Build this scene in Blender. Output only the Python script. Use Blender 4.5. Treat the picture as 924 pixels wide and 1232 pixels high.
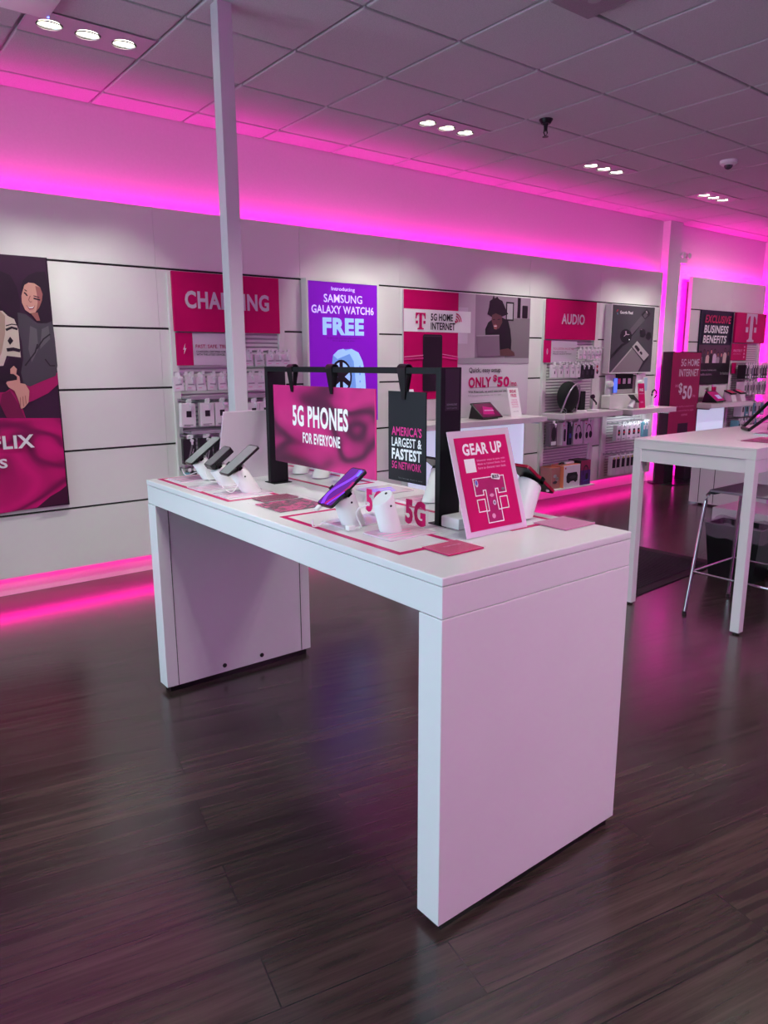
import bpy, bmesh, math, random
import numpy as np
from mathutils import Vector, Matrix
random.seed(7)
S = bpy.context.scene
for o in list(bpy.data.objects): bpy.data.objects.remove(o)
COL = S.collection

# ------------------------------------------------------------------ camera
FPX, PITCH, YAW, ROLL, CAMZ = 874.155, 0.20373, 0.665667, 0.004159, 1.481
def _rot():
    f = np.array([math.sin(YAW)*math.cos(PITCH), math.cos(YAW)*math.cos(PITCH), -math.sin(PITCH)])
    r = np.array([math.cos(YAW), -math.sin(YAW), 0.0]); d = np.cross(f, r)
    return np.stack([math.cos(ROLL)*r+math.sin(ROLL)*d, -math.sin(ROLL)*r+math.cos(ROLL)*d, f])
RM = _rot()
cd = bpy.data.cameras.new('camera'); cam = bpy.data.objects.new('camera', cd); COL.objects.link(cam)
cd.sensor_fit = 'VERTICAL'; cd.sensor_height = 24.0; cd.lens = FPX/1232*24.0; cd.clip_start = .05; cd.clip_end = 60
M = Matrix.Identity(4)
for i in range(3):
    M[i][0] = RM[0][i]; M[i][1] = -RM[1][i]; M[i][2] = -RM[2][i]
M[2][3] = CAMZ
cam.matrix_world = M; S.camera = cam
def ray(u, v): return RM.T@np.array([(u-462)/FPX, (v-616)/FPX, 1.0])
def onY(u, v, y): d = ray(u, v)*(y/ray(u, v)[1]); return (float(d[0]), y, float(d[2])+CAMZ)
def onX(u, v, x): d = ray(u, v)*(x/ray(u, v)[0]); return (x, float(d[1]), float(d[2])+CAMZ)
def onZ(u, v, z): d = ray(u, v)*((z-CAMZ)/ray(u, v)[2]); return (float(d[0]), float(d[1]), z)

# ------------------------------------------------------------------ colour management, world, lights
vs = S.view_settings
vs.view_transform = 'Standard'; vs.look = 'None'; vs.gamma = 1; vs.use_curve_mapping = False
vs.exposure = 0.0
def lin(c):
    return tuple(((v/255)/12.92 if v/255 <= .04045 else ((v/255+.055)/1.055)**2.4) for v in c)
w = bpy.data.worlds.new('world'); S.world = w; w.use_nodes = True
w.node_tree.nodes['Background'].inputs[0].default_value = (.75, .86, 1, 1)
w.node_tree.nodes['Background'].inputs[1].default_value = 1.0
def area(name, loc, dirv, sx, sy, power, col, spread=180):
    l = bpy.data.lights.new(name, 'AREA'); l.shape = 'RECTANGLE'; l.size = sx; l.size_y = sy
    l.energy = power; l.color = col; l.spread = math.radians(spread)
    o = bpy.data.objects.new(name, l); COL.objects.link(o); o.location = loc
    d = Vector(dirv).normalized()
    # local X runs along world X (or Y if the light points along X)
    z = -d
    x = Vector((1, 0, 0)) if abs(d.x) < .9 else Vector((0, 1, 0))
    if name.endswith('vertical'): x = Vector((0, 0, 1))
    x = (x-z*x.dot(z)).normalized(); y = z.cross(x)
    m = Matrix((x, y, z)).transposed().to_4x4(); m.translation = loc; o.matrix_world = m
    return o
PINK = (1.0, .0, .48)
PINKB = (1.0, .0, .33)
# daylight through the shop window on the left
area('window_daylight', (-2.9, 2.4, 1.45), (1, -.38, -.08), 4.2, 2.3, 80, (.60, .88, 1.0), 115)
# hidden pink LED strips behind the wall panels
area('pink_led_top', (2.7, 5.01, 2.452), (0, .0, 1), 10.6, .03, 44, PINK)
area('pink_led_bottom', (2.7, 5.02, .165), (0, .0, -1), 10.6, .06, 17, PINKB)
area('pink_led_floor', (2.7, 4.99, .139), (0, -.9, -1), 10.6, .06, 16, PINKB, 130)
area('pink_led_panel_end_vertical', (8.01, 5.0, 1.32), (.8, 1, 0), 2.3, .03, 16, PINK)
area('pink_led_side_vertical', (8.72, 5.0, 1.32), (-.8, 1, 0), 2.3, .03, 26, PINK)
area('pink_led_side_right_vertical', (10.58, 5.0, 1.32), (1, .6, 0), 2.3, .03, 22, PINK)
area('pink_led_right_top', (9.65, 5.03, 2.455), (0, .25, 1), 1.9, .05, 13, PINK)
area('pink_led_right_bottom', (9.65, 5.02, .165), (0, 0, -1), 1.9, .05, 8, PINK)
# the same cove lighting on the walls behind the camera
area('pink_cove_front', (3.8, -3.9, 2.5), (0, -.25, 1), 12.0, .08, 190, (1, .1, .85))
area('pink_cove_right', (10.6, .4, 2.5), (.25, 0, 1), 7.5, .08, 80, (1, .05, .6))

# ------------------------------------------------------------------ helpers
MATS = {}
def mat(name, rgb, rough=.5, metal=0, emis=0, spec=.5, alpha=1, trans=0, coat=0):
    if name in MATS: return MATS[name]
    m = bpy.data.materials.new(name); m.use_nodes = True; b = m.node_tree.nodes['Principled BSDF']
    c = (*lin(rgb), 1)
    b.inputs['Base Color'].default_value = c; b.inputs['Roughness'].default_value = rough
    b.inputs['Metallic'].default_value = metal; b.inputs['Specular IOR Level'].default_value = spec
    b.inputs['Alpha'].default_value = alpha; b.inputs['Transmission Weight'].default_value = trans
    b.inputs['Coat Weight'].default_value = coat
    if emis: b.inputs['Emission Color'].default_value = c; b.inputs['Emission Strength'].default_value = emis
    MATS[name] = m; return m
def speckle(m, scale, lo, hi, detail=4, bump=0):
    """procedural tone variation + bump on a principled material"""
    nt = m.node_tree; b = nt.nodes['Principled BSDF']
    tc = nt.nodes.new('ShaderNodeTexCoord'); n = nt.nodes.new('ShaderNodeTexNoise')
    n.inputs['Scale'].default_value = scale; n.inputs['Detail'].default_value = detail
    nt.links.new(tc.outputs['Object'], n.inputs['Vector'])
    c = b.inputs['Base Color'].default_value[:]
    r = nt.nodes.new('ShaderNodeValToRGB'); nt.links.new(n.outputs['Fac'], r.inputs[0])
    r.color_ramp.elements[0].position = .35; r.color_ramp.elements[1].position = .65
    r.color_ramp.elements[0].color = (*[v*lo for v in c[:3]], 1); r.color_ramp.elements[1].color = (*[min(1, v*hi) for v in c[:3]], 1)
    nt.links.new(r.outputs[0], b.inputs['Base Color'])
    if bump:
        bp = nt.nodes.new('ShaderNodeBump'); bp.inputs['Strength'].default_value = bump; bp.inputs['Distance'].default_value = .003
        nt.links.new(n.outputs['Fac'], bp.inputs['Height']); nt.links.new(bp.outputs[0], b.inputs['Normal'])
    return m
WHITE = speckle(mat('white laminate', (228, 226, 228), .28), 3, .97, 1.0)
WPANEL = speckle(mat('white wall panel', (226, 226, 222), .35), 2, .97, 1.0)
WPAINT = speckle(mat('white paint', (225, 222, 225), .7), 60, .97, 1.0, bump=.05)
COUNTER = speckle(mat('white counter laminate', (222, 214, 216), .3), 4, .97, 1.0)
GROOVE = mat('dark groove', (30, 28, 30), .6)
BLACK = speckle(mat('black powder coat', (13, 12, 18), .5, spec=.25), 80, .85, 1.1)
BPLAST = mat('black plastic', (14, 13, 16), .3)
BFABRIC = speckle(mat('black speaker mesh', (12, 12, 16), .8), 200, .7, 1.3, bump=.3)
CHROME = mat('chrome', (200, 200, 205), .12, 1)
SILVER = mat('satin silver', (190, 190, 195), .3, .9)
WPLAST = speckle(mat('white plastic', (232, 230, 232), .35), 6, .97, 1.0)
GPLAST = mat('grey plastic', (120, 118, 125), .4)
MAG = speckle(mat('magenta print', (200, 5, 98), .45, spec=.2), 2.5, .93, 1.05)
MAGD = mat('dark magenta print', (130, 5, 66), .4)
MAGL = mat('light magenta print', (228, 50, 140), .4)
PINKP = mat('pale pink print', (232, 150, 190), .4)
WPRINT = mat('white print', (238, 236, 238), .45)
LILAC = mat('pale lilac print', (208, 196, 208), .45)
KPRINT = mat('black print', (22, 20, 26), .45)
KSIGN = speckle(mat('charcoal sign print', (28, 26, 33), .5, spec=.25), 3, .92, 1.05)
GREYP = mat('grey print', (120, 116, 122), .45)
DGREY = mat('dark grey print', (62, 58, 66), .45)
MGREY = mat('mid grey print', (165, 155, 165), .45)
SKIN = mat('printed skin tone', (206, 150, 135), .45)
SKIND = mat('printed shaded skin tone', (150, 92, 86), .45)
BROWNS = mat('printed brown skin tone', (92, 58, 58), .45)
CREAM = mat('printed cream knit', (206, 192, 176), .45)
HAIR = mat('printed dark hair', (26, 16, 28), .45)
JACKET = mat('printed grey jacket', (66, 64, 70), .45)
JACKL = mat('printed grey jacket highlight', (92, 90, 94), .45)
PLUM = mat('printed plum backdrop', (48, 22, 46), .45)
RED = mat('red', (200, 20, 60), .35)
ORANGE = mat('orange carton', (232, 120, 90), .45)
PURPLE = mat('purple carton', (80, 40, 120), .4)
TEAL = mat('teal print', (110, 170, 185), .45)
BLUEP = mat('blue print', (80, 95, 190), .45)
SCREENG = mat('grey lit screen', (120, 125, 125), .15, emis=.15)
SCREENV = mat('violet lit screen', (90, 30, 130), .15, emis=.35)
SCREENB = mat('blue lit screen', (90, 120, 240), .15, emis=.7)
SCREENL = mat('lilac lit screen', (120, 60, 250), .15, emis=.6)
SCREENM = mat('magenta lit screen', (170, 30, 110), .15, emis=.3)
LBV = mat('violet lightbox film', (118, 12, 178), .4, emis=.55)
LBL = mat('lilac lightbox film', (205, 190, 255), .4, emis=.7)
LBB = mat('pale blue lightbox film', (150, 190, 245), .4, emis=.6)
LBB2 = mat('mid blue lightbox film', (105, 150, 220), .4, emis=.5)
LBW = mat('backlit white panel', (205, 214, 240), .4, emis=.62)
ACRY = mat('clear acrylic', (250, 240, 248), .05, alpha=.07, spec=.4)
ACRYP = mat('milky acrylic', (235, 215, 232), .12, alpha=.72, spec=.6)
LAMP = mat('lamp glass', (255, 255, 225), .3, emis=9)
STEELD = mat('dark metal', (45, 42, 48), .35, .8)
BAG = mat('clear bin liner', (190, 180, 190), .2, alpha=.28)
MATTE = mat('grey seat plastic', (150, 138, 150), .4)

def setprops(o, label=None, cat=None, group=None, kind=None):
    if label: o['label'] = label
    if cat: o['category'] = cat
    if group: o['group'] = group
    if kind: o['kind'] = kind
    return o
def thing(name, label, cat, loc=(0, 0, 0), rz=0, group=None):
    o = bpy.data.objects.new(name, None); COL.objects.link(o); o.empty_display_size = .05
    o.location = loc; o.rotation_euler = (0, 0, rz)
    return setprops(o, label, cat, group)
def dup(root, loc, rz=None, label=None):
    r = root.copy(); COL.objects.link(r); r.location = loc
    if rz is not None: r.rotation_euler = (r.rotation_euler[0], r.rotation_euler[1], rz)
    if label: r['label'] = label
    for ch in list(root.children):
        c = ch.copy(); COL.objects.link(c); c.parent = r
        for g in list(ch.children):
            d = g.copy(); COL.objects.link(d); d.parent = c
    return r
class G:
    def __init__(s): s.bm = bmesh.new(); s.mi = 0; s.mats = []
    def use(s, m):
        if m not in s.mats: s.mats.append(m)
        s.mi = s.mats.index(m); return s
    def _tag(s, faces):
        for f in faces: f.material_index = s.mi
    def box(s, x0, x1, y0, y1, z0, z1, bev=0, mx=None):
        r = bmesh.ops.create_cube(s.bm, size=1); vs = r['verts']
        for v in vs: v.co = Vector(((x0+x1)/2+v.co.x*(x1-x0), (y0+y1)/2+v.co.y*(y1-y0), (z0+z1)/2+v.co.z*(z1-z0)))
        if mx is not None:
            for v in vs: v.co = mx@v.co
        fs = {f for v in vs for f in v.link_faces}
        s._tag(fs)
        if bev:
            es = {e for v in vs for e in v.link_edges}
            b = bmesh.ops.bevel(s.bm, geom=list(es), offset=bev, segments=2, affect='EDGES', profile=.5)
            s._tag(b['faces'])
        return s
    def cyl(s, p0, p1, r0, r1=None, seg=20, caps=True):
        r1 = r0 if r1 is None else r1
        p0 = Vector(p0); p1 = Vector(p1); d = p1-p0
        q = d.to_track_quat('Z', 'Y').to_matrix().to_4x4(); q.translation = (p0+p1)/2
        r = bmesh.ops.create_cone(s.bm, cap_ends=caps, segments=seg, radius1=r0, radius2=max(r1, 1e-5), depth=d.length, matrix=q)
        s._tag({f for v in r['verts'] for f in v.link_faces}); return s
    def ball(s, c, r, sc=(1, 1, 1), seg=18):
        m = Matrix.Translation(c)@Matrix.Diagonal((*sc, 1))
        q = bmesh.ops.create_uvsphere(s.bm, u_segments=seg, v_segments=seg//2+2, radius=r, matrix=m)
        s._tag({f for v in q['verts'] for f in v.link_faces}); return s
    def tube(s, pts, r, seg=8, closed=False):
        P = [Vector(p) for p in pts]; n = len(P); rings = []
        for i, p in enumerate(P):
            a = P[(i-1) % n] if (closed or i > 0) else P[i]; b = P[(i+1) % n] if (closed or i < n-1) else P[i]
            t = (b-a).normalized(); up = Vector((0, 0, 1)) if abs(t.z) < .95 else Vector((1, 0, 0))
            u = t.cross(up).normalized(); v = t.cross(u)
            rr = r[i] if isinstance(r, (list, tuple)) else r
            rings.append([s.bm.verts.new(p+(u*math.cos(2*math.pi*k/seg)+v*math.sin(2*math.pi*k/seg))*rr) for k in range(seg)])
        fs = []
        for i in range(n if closed else n-1):
            A = rings[i]; B = rings[(i+1) % n]
            for k in range(seg): fs.append(s.bm.faces.new((A[k], A[(k+1) % seg], B[(k+1) % seg], B[k])))
        if not closed:
            fs.append(s.bm.faces.new(rings[0][::-1])); fs.append(s.bm.faces.new(rings[-1]))
        s._tag(fs); return s
    def prism(s, pts, a, b, axis='y'):
        """2-D outline extruded from a to b along axis ('y': pts are x,z ; 'x': pts are y,z ; 'z': pts are x,y)"""
        def P(p, t): return {'y': (p[0], t, p[1]), 'x': (t, p[0], p[1]), 'z': (p[0], p[1], t)}[axis]
        A = [s.bm.verts.new(P(p, a)) for p in pts]; B = [s.bm.verts.new(P(p, b)) for p in pts]
        n = len(pts); fs = [s.bm.faces.new(A), s.bm.faces.new(B[::-1])]
        for i in range(n): fs.append(s.bm.faces.new((A[i], B[i], B[(i+1) % n], A[(i+1) % n])))
        s._tag(fs); return s
    def lathe(s, prof, seg=24, c=(0, 0, 0), open0=False):
        rings = [[s.bm.verts.new((c[0]+r*math.cos(2*math.pi*k/seg), c[1]+r*math.sin(2*math.pi*k/seg), c[2]+z)) for k in range(seg)] for r, z in prof]
        fs = []
        for A, B in zip(rings, rings[1:]):
            for k in range(seg): fs.append(s.bm.faces.new((A[k], A[(k+1) % seg], B[(k+1) % seg], B[k])))
        if prof[0][0] > 1e-4 and not open0: fs.append(s.bm.faces.new(rings[0][::-1]))
        if prof[-1][0] > 1e-4: fs.append(s.bm.faces.new(rings[-1]))
        s._tag(fs); return s
    def face(s, pts):
        f = s.bm.faces.new([s.bm.verts.new(p) for p in pts]); f.material_index = s.mi; return s
    def build(s, name, m=None, parent=None, loc=(0, 0, 0), rot=(0, 0, 0), smooth=False, fixn=True, label=None):
        if fixn: bmesh.ops.recalc_face_normals(s.bm, faces=s.bm.faces[:])
        me = bpy.data.meshes.new(name); s.bm.to_mesh(me); s.bm.free()
        if m is not None and not s.mats: me.materials.append(m)
        for q in s.mats: me.materials.append(q)
        if smooth:
            for p in me.polygons: p.use_smooth = True
            me.set_sharp_from_angle(angle=math.radians(40))
        o = bpy.data.objects.new(name, me); COL.objects.link(o); o.location = loc; o.rotation_euler = rot
        if parent: o.parent = parent
        if label: o['label'] = label
        return o
def bx(name, m, parent, *a, bev=0, label=None): return G().box(*a, bev=bev).build(name, m, parent, label=label)

def textmesh(s, bold):
    cu = bpy.data.curves.new('t', 'FONT'); cu.body = s; cu.size = 1; cu.offset = bold; cu.space_character = 1+2.2*max(bold, 0); cu.resolution_u = 3
    cu.fill_mode = 'FRONT'
    o = bpy.data.objects.new('t', cu); COL.objects.link(o)
    me = bpy.data.meshes.new_from_object(o.evaluated_get(bpy.context.evaluated_depsgraph_get()))
    bpy.data.objects.remove(o); bpy.data.curves.remove(cu); return me
def text(parent, s, x, z, w, h, m, y=-.002, bold=.022, name='lettering', align='c', slant=0):
    """lettering w wide and h tall with centre/left edge at x and base line at z, facing local -Y"""
    me = textmesh(s, bold)
    co = np.array([v.co[:] for v in me.vertices]); a = co.min(0); b = co.max(0)
    sy = h/(b[1]-a[1]); sx = (w/(b[0]-a[0])) if w else sy
    W = (b[0]-a[0])*sx; ox = x-W/2 if align == 'c' else (x if align == 'l' else x-W)
    for v in me.vertices:
        xx = (v.co.x-a[0])*sx+ox; zz = (v.co.y-a[1])*sy+z
        v.co = (xx+slant*(zz-z), y, zz)
    me.materials.clear(); me.materials.append(m); me.name = name
    o = bpy.data.objects.new(name, me); COL.objects.link(o); o.parent = parent
    return o
def art(parent, name, items, y0=-.0006, step=.0003):
    g = G()
    for i, (m, pts) in enumerate(items):
        g.use(m); g.face([(p[0], y0-step*i, p[1]) for p in pts])
    o = g.build(name, None, parent, fixn=False)
    return o
def ell(cx, cz, rx, rz, n=24, a=0):
    c, s = math.cos(a), math.sin(a)
    return [(cx+rx*math.cos(t)*c-rz*math.sin(t)*s, cz+rx*math.cos(t)*s+rz*math.sin(t)*c) for t in [2*math.pi*k/n for k in range(n)]]
def rect(x0, x1, z0, z1): return [(x0, z0), (x1, z0), (x1, z1), (x0, z1)]
def rrect(x0, x1, z0, z1, r, n=5):
    out = []
    for cx, cz, a0 in ((x1-r, z0+r, -90), (x1-r, z1-r, 0), (x0+r, z1-r, 90), (x0+r, z0+r, 180)):
        for k in range(n+1):
            a = math.radians(a0+90*k/n); out.append((cx+r*math.cos(a), cz+r*math.sin(a)))
    return out
def rotpts(pts, cx, cz, a):
    c, s = math.cos(a), math.sin(a)
    return [(cx+(x-cx)*c-(z-cz)*s, cz+(x-cx)*s+(z-cz)*c) for x, z in pts]
def stroke(path, wd):
    """thick polyline outline in 2-D"""
    L, Rr = [], []
    n = len(path)
    for i, p in enumerate(path):
        a = path[max(0, i-1)]; b = path[min(n-1, i+1)]
        dx, dz = b[0]-a[0], b[1]-a[1]; l = math.hypot(dx, dz) or 1; nx, nz = -dz/l*wd/2, dx/l*wd/2
        L.append((p[0]+nx, p[1]+nz)); Rr.append((p[0]-nx, p[1]-nz))
    return L+Rr[::-1]
def tlogo(cx, z0, h, m):
    """the T mark with a serif stem and two blocks, as print items"""
    u = h/10.0
    T = [(-4, 10), (4, 10), (4.1, 6.4), (3.3, 6.4), (3.0, 8.0), (2.3, 8.9), (1.15, 9.2), (1.15, 1.5), (1.5, .9), (2.6, .7), (2.6, 0),
         (-2.6, 0), (-2.6, .7), (-1.5, .9), (-1.15, 1.5), (-1.15, 9.2), (-2.3, 8.9), (-3.0, 8.0), (-3.3, 6.4), (-4.1, 6.4)]
    P = lambda q: [(cx+x*u, z0+z*u) for x, z in q]
    return [(m, P(T)), (m, P(rect(-4, -2.2, 3.4, 5.2))), (m, P(rect(2.2, 4, 3.4, 5.2)))]
ORD = ['first', 'second', 'third', 'fourth', 'fifth', 'sixth', 'seventh', 'eighth', 'ninth', 'tenth', 'eleventh', 'twelfth']

# ------------------------------------------------------------------ setting
ZC, YW = 3.09, 5.08
def floor_material():
    m = bpy.data.materials.new('dark wood planks'); m.use_nodes = True; nt = m.node_tree; b = nt.nodes['Principled BSDF']
    N = nt.nodes.new; Lk = nt.links.new
    tc = N('ShaderNodeTexCoord'); mp = N('ShaderNodeMapping'); Lk(tc.outputs['Object'], mp.inputs[0])
    mp.inputs['Rotation'].default_value = (0, 0, math.radians(11.7)); mp.inputs['Location'].default_value = (.35, .082, 0)
    br = N('ShaderNodeTexBrick'); Lk(mp.outputs[0], br.inputs[0])
    br.inputs['Scale'].default_value = 1; br.inputs['Brick Width'].default_value = 1.22; br.inputs['Row Height'].default_value = .184
    br.inputs['Mortar Size'].default_value = .0022; br.inputs['Mortar Smooth'].default_value = .3; br.offset = .37
    br.inputs['Color1'].default_value = (0, 0, 0, 1); br.inputs['Color2'].default_value = (1, 1, 1, 1); br.inputs['Mortar'].default_value = (.5, .5, .5, 1)
    st = N('ShaderNodeMapping'); Lk(mp.outputs[0], st.inputs[0]); st.inputs['Scale'].default_value = (1.2, 26, 1)
    ad = N('ShaderNodeVectorMath'); ad.operation = 'ADD'; Lk(st.outputs[0], ad.inputs[0])
    ms = N('ShaderNodeVectorMath'); ms.operation = 'SCALE'; ms.inputs['Scale'].default_value = 31; Lk(br.outputs['Color'], ms.inputs[0]); Lk(ms.outputs[0], ad.inputs[1])
    n1 = N('ShaderNodeTexNoise'); n1.inputs['Scale'].default_value = 1.6; n1.inputs['Detail'].default_value = 7; n1.inputs['Roughness'].default_value = .62; n1.inputs['Distortion'].default_value = .5
    Lk(ad.outputs[0], n1.inputs['Vector'])
    st2 = N('ShaderNodeMapping'); Lk(mp.outputs[0], st2.inputs[0]); st2.inputs['Scale'].default_value = (.9, 5, 1)
    n2 = N('ShaderNodeTexNoise'); n2.inputs['Scale'].default_value = 1.5; n2.inputs['Detail'].default_value = 3; Lk(st2.outputs[0], n2.inputs['Vector'])
    r = N('ShaderNodeValToRGB'); Lk(n1.outputs['Fac'], r.inputs[0])
    e = r.color_ramp.elements; e[0].position = .3; e[0].color = (*lin((47, 35, 35)), 1); e[1].position = .78; e[1].color = (*lin((92, 72, 67)), 1)
    mx = N('ShaderNodeMix'); mx.data_type = 'RGBA'; mx.blend_type = 'MULTIPLY'; mx.inputs[0].default_value = 1
    r2 = N('ShaderNodeValToRGB'); e2 = r2.color_ramp.elements; e2[0].position = .25; e2[0].color = (.62, .62, .62, 1); e2[1].position = .75; e2[1].color = (1.1, 1.08, 1.05, 1)
    Lk(n2.outputs['Fac'], r2.inputs[0]); Lk(r.outputs[0], mx.inputs[6]); Lk(r2.outputs[0], mx.inputs[7])
    m2 = N('ShaderNodeMix'); m2.data_type = 'RGBA'; m2.blend_type = 'MULTIPLY'; m2.inputs[0].default_value = 1
    r3 = N('ShaderNodeValToRGB'); r3.color_ramp.elements[0].color = (.8, .79, .8, 1); r3.color_ramp.elements[1].color = (1.12, 1.1, 1.1, 1)
    Lk(br.outputs['Color'], r3.inputs[0]); Lk(mx.outputs[2], m2.inputs[6]); Lk(r3.outputs[0], m2.inputs[7])
    m3 = N('ShaderNodeMix'); m3.data_type = 'RGBA'; Lk(br.outputs['Fac'], m3.inputs[0]); Lk(m2.outputs[2], m3.inputs[6]); m3.inputs[7].default_value = (*lin((34, 25, 26)), 1)
    Lk(m3.outputs[2], b.inputs['Base Color'])
    rr = N('ShaderNodeMapRange'); rr.inputs['To Min'].default_value = .16; rr.inputs['To Max'].default_value = .28; Lk(n1.outputs['Fac'], rr.inputs[0]); Lk(rr.outputs[0], b.inputs['Roughness'])
    sb = N('ShaderNodeMath'); sb.operation = 'SUBTRACT'; Lk(n1.outputs['Fac'], sb.inputs[0]); Lk(br.outputs['Fac'], sb.inputs[1])
    bp = N('ShaderNodeBump'); bp.inputs['Strength'].default_value = .3; bp.inputs['Distance'].default_value = .0016; Lk(sb.outputs[0], bp.inputs['Height']); Lk(bp.outputs[0], b.inputs['Normal'])
    b.inputs['Specular IOR Level'].default_value = .8
    return m
X0, X1, Y0 = -3.0, 10.75, -4.0
def struct(o, label, cat): return setprops(o, label, cat, kind='structure')
struct(bx('floor', floor_material(), None, X0, X1, Y0, YW, -.06, 0), 'dark brown wood plank floor of the shop', 'floor')
TILE = speckle(mat('ceiling tile', (206, 196, 206), .9), 180, .86, 1.0, bump=.5)
TBAR = mat('ceiling grid', (188, 178, 188), .6)
ce = bx('ceiling', TBAR, None, X0, X1, Y0, YW, ZC+.008, ZC+.07)
struct(ce, 'suspended ceiling of square mineral tiles in a thin grid', 'ceiling')
TS, TX, TY = .6096, 1.0305, 4.8305
FIX = {(0, 1): 0, (4, 1): 0, (7, 1): 0, (10, 1): 0, (1, 5): 0, (5, 5): 0, (0, 9): 0, (3, 9): 0, (13, 5): 0, (-1, 5): 0, (2, 5): 0}     # tiles half taken by a light fitting
g = G(); gp = .008
for i in range(-7, 17):
    for j in range(-1, 15):
        xa, xb = max(TX+i*TS, X0), min(TX+(i+1)*TS, X1)
        ya, yb = max(TY-(j+1)*TS, Y0), min(TY-j*TS, YW)
        if xb-xa < .05 or yb-ya < .05: continue
        if (i, j) in FIX: yb = yb-.29
        g.box(xa+gp, xb-gp, ya+gp, yb-gp, ZC-.008, ZC+.012, bev=.007)
g.build('ceiling_tiles', TILE, ce)
g = G(); g.box(X0, X1, YW, YW+.1, 0, ZC+.06)
struct(g.build('wall_back', WPAINT), 'painted back wall washed with pink light above the panels', 'wall')
struct(bx('wall_right', WPAINT, None, X1, X1+.1, Y0, YW+.1, 0, ZC+.06), 'painted right end wall glowing magenta', 'wall')
struct(bx('wall_front', WPAINT, None, X0, X1, Y0-.1, Y0, 0, ZC+.06), 'painted wall behind the camera', 'wall')
g = G()
for a in ((Y0-.1, .2, 0, ZC+.06), (4.6, YW+.1, 0, ZC+.06), (.2, 4.6, 0, .25), (.2, 4.6, 2.65, ZC+.06)): g.box(X0-.1, X0, *a)
struct(g.build('wall_left', WPAINT), 'painted left wall with the shop window', 'wall')
wn = thing('window_1', 'large shop window in the left wall', 'window', (X0-.05, 2.4, .25)); wn['kind'] = 'structure'
g = G()
for a in ((-2.2, -2.14, 0, 2.4), (2.14, 2.2, 0, 2.4), (-.03, .03, .06, 2.34), (-2.14, 2.14, 0, .06), (-2.14, 2.14, 2.34, 2.4)): g.box(-.03, .03, *a)
g.build('window_frame', SILVER, wn)
bx('window_glass', mat('window glass', (255, 255, 255), .0, alpha=.08), wn, -.004, .004, -2.14, 2.14, .06, 2.34)
# square column standing against the back wall and the slim post in front
g = G(); g.box(8.19, 8.46, 4.985, YW, 0, ZC)
struct(g.build('wall_pilaster', WPAINT), 'white square pilaster on the back wall right of the long panel', 'column')
ps = thing('ceiling_post', 'slim white square post rising to the ceiling behind the display table', 'post', (1.715, 3.375, 0)); ps['kind'] = 'structure'
G().box(-.036, .036, -.036, .036, 0, ZC, bev=.002).build('post_tube', speckle(mat('post paint', (196, 192, 198), .4), 3, .97, 1), ps)
G().box(-.06, .06, -.06, .06, 0, .012, bev=.002).build('floor_plate', SILVER, ps)

# ---- wall panel systems: boards with dark reveals, hung clear of the wall
ZR = [.146, .546, .922, 1.313, 1.71, 2.103, 2.487]
def wallpanel(name, xa, xb, cuts, label, rows=(2.103,)):
    p = thing(name, label, 'wall panel', (0, 0, 0)); p['kind'] = 'structure'
    bx('backing', GROOVE, p, xa+.01, xb-.002, 4.968, 4.99, ZR[0]+.004, ZR[-1]-.004)
    bx('edge_profile', WPANEL, p, xb-.001, xb+.004, 4.945, 4.995, ZR[0], ZR[-1])
    bx('edge_profile', WPANEL, p, xa-.004, xa+.001, 4.945, 4.995, ZR[0], ZR[-1])
    xs = [xa+.001]+cuts+[xb-.001]
    for k in range(6):
        g = G()
        for a, b in zip(xs, xs[1:]):
            g.box(a+.0008, b-.0008, 4.95, 4.97, ZR[k]+(0 if k == 0 else .007), ZR[k+1]-(0 if k == 5 else .007))
        g.build('header_board' if k == 5 else 'board', WPANEL, p)
    for a, b in zip(xs, xs[1:]):    # steel wall stand-offs
        G().box((a+b)/2-.02, (a+b)/2+.02, 4.99, YW, 1.2, 1.26).build('wall_bracket', SILVER, p)
    return p
wallpanel('trim_1', -2.95, 8.03, [-1.9, -.6, .72, 1.95, 3.08, 4.06, 5.72, 6.86], 'long white wall panel with dark horizontal reveals floating off the back wall')
wallpanel('trim_2', 8.70, 10.6, [9.72], 'shorter white wall panel right of the pilaster')
for (a, b, n) in ((-2.95, 8.03, 1), (8.7, 10.6, 2)):     # LED profiles (aluminium) that hold the strips
    for zz, nm in ((2.43, 'upper'), (.178, 'lower')):
        t = bx('led_profile', SILVER, None, a+.1, b-.1, 4.995, 5.06, zz, zz+.012)
        struct(t, nm+' aluminium LED channel behind the '+('long' if n == 1 else 'shorter')+' wall panel', 'light channel')

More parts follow.
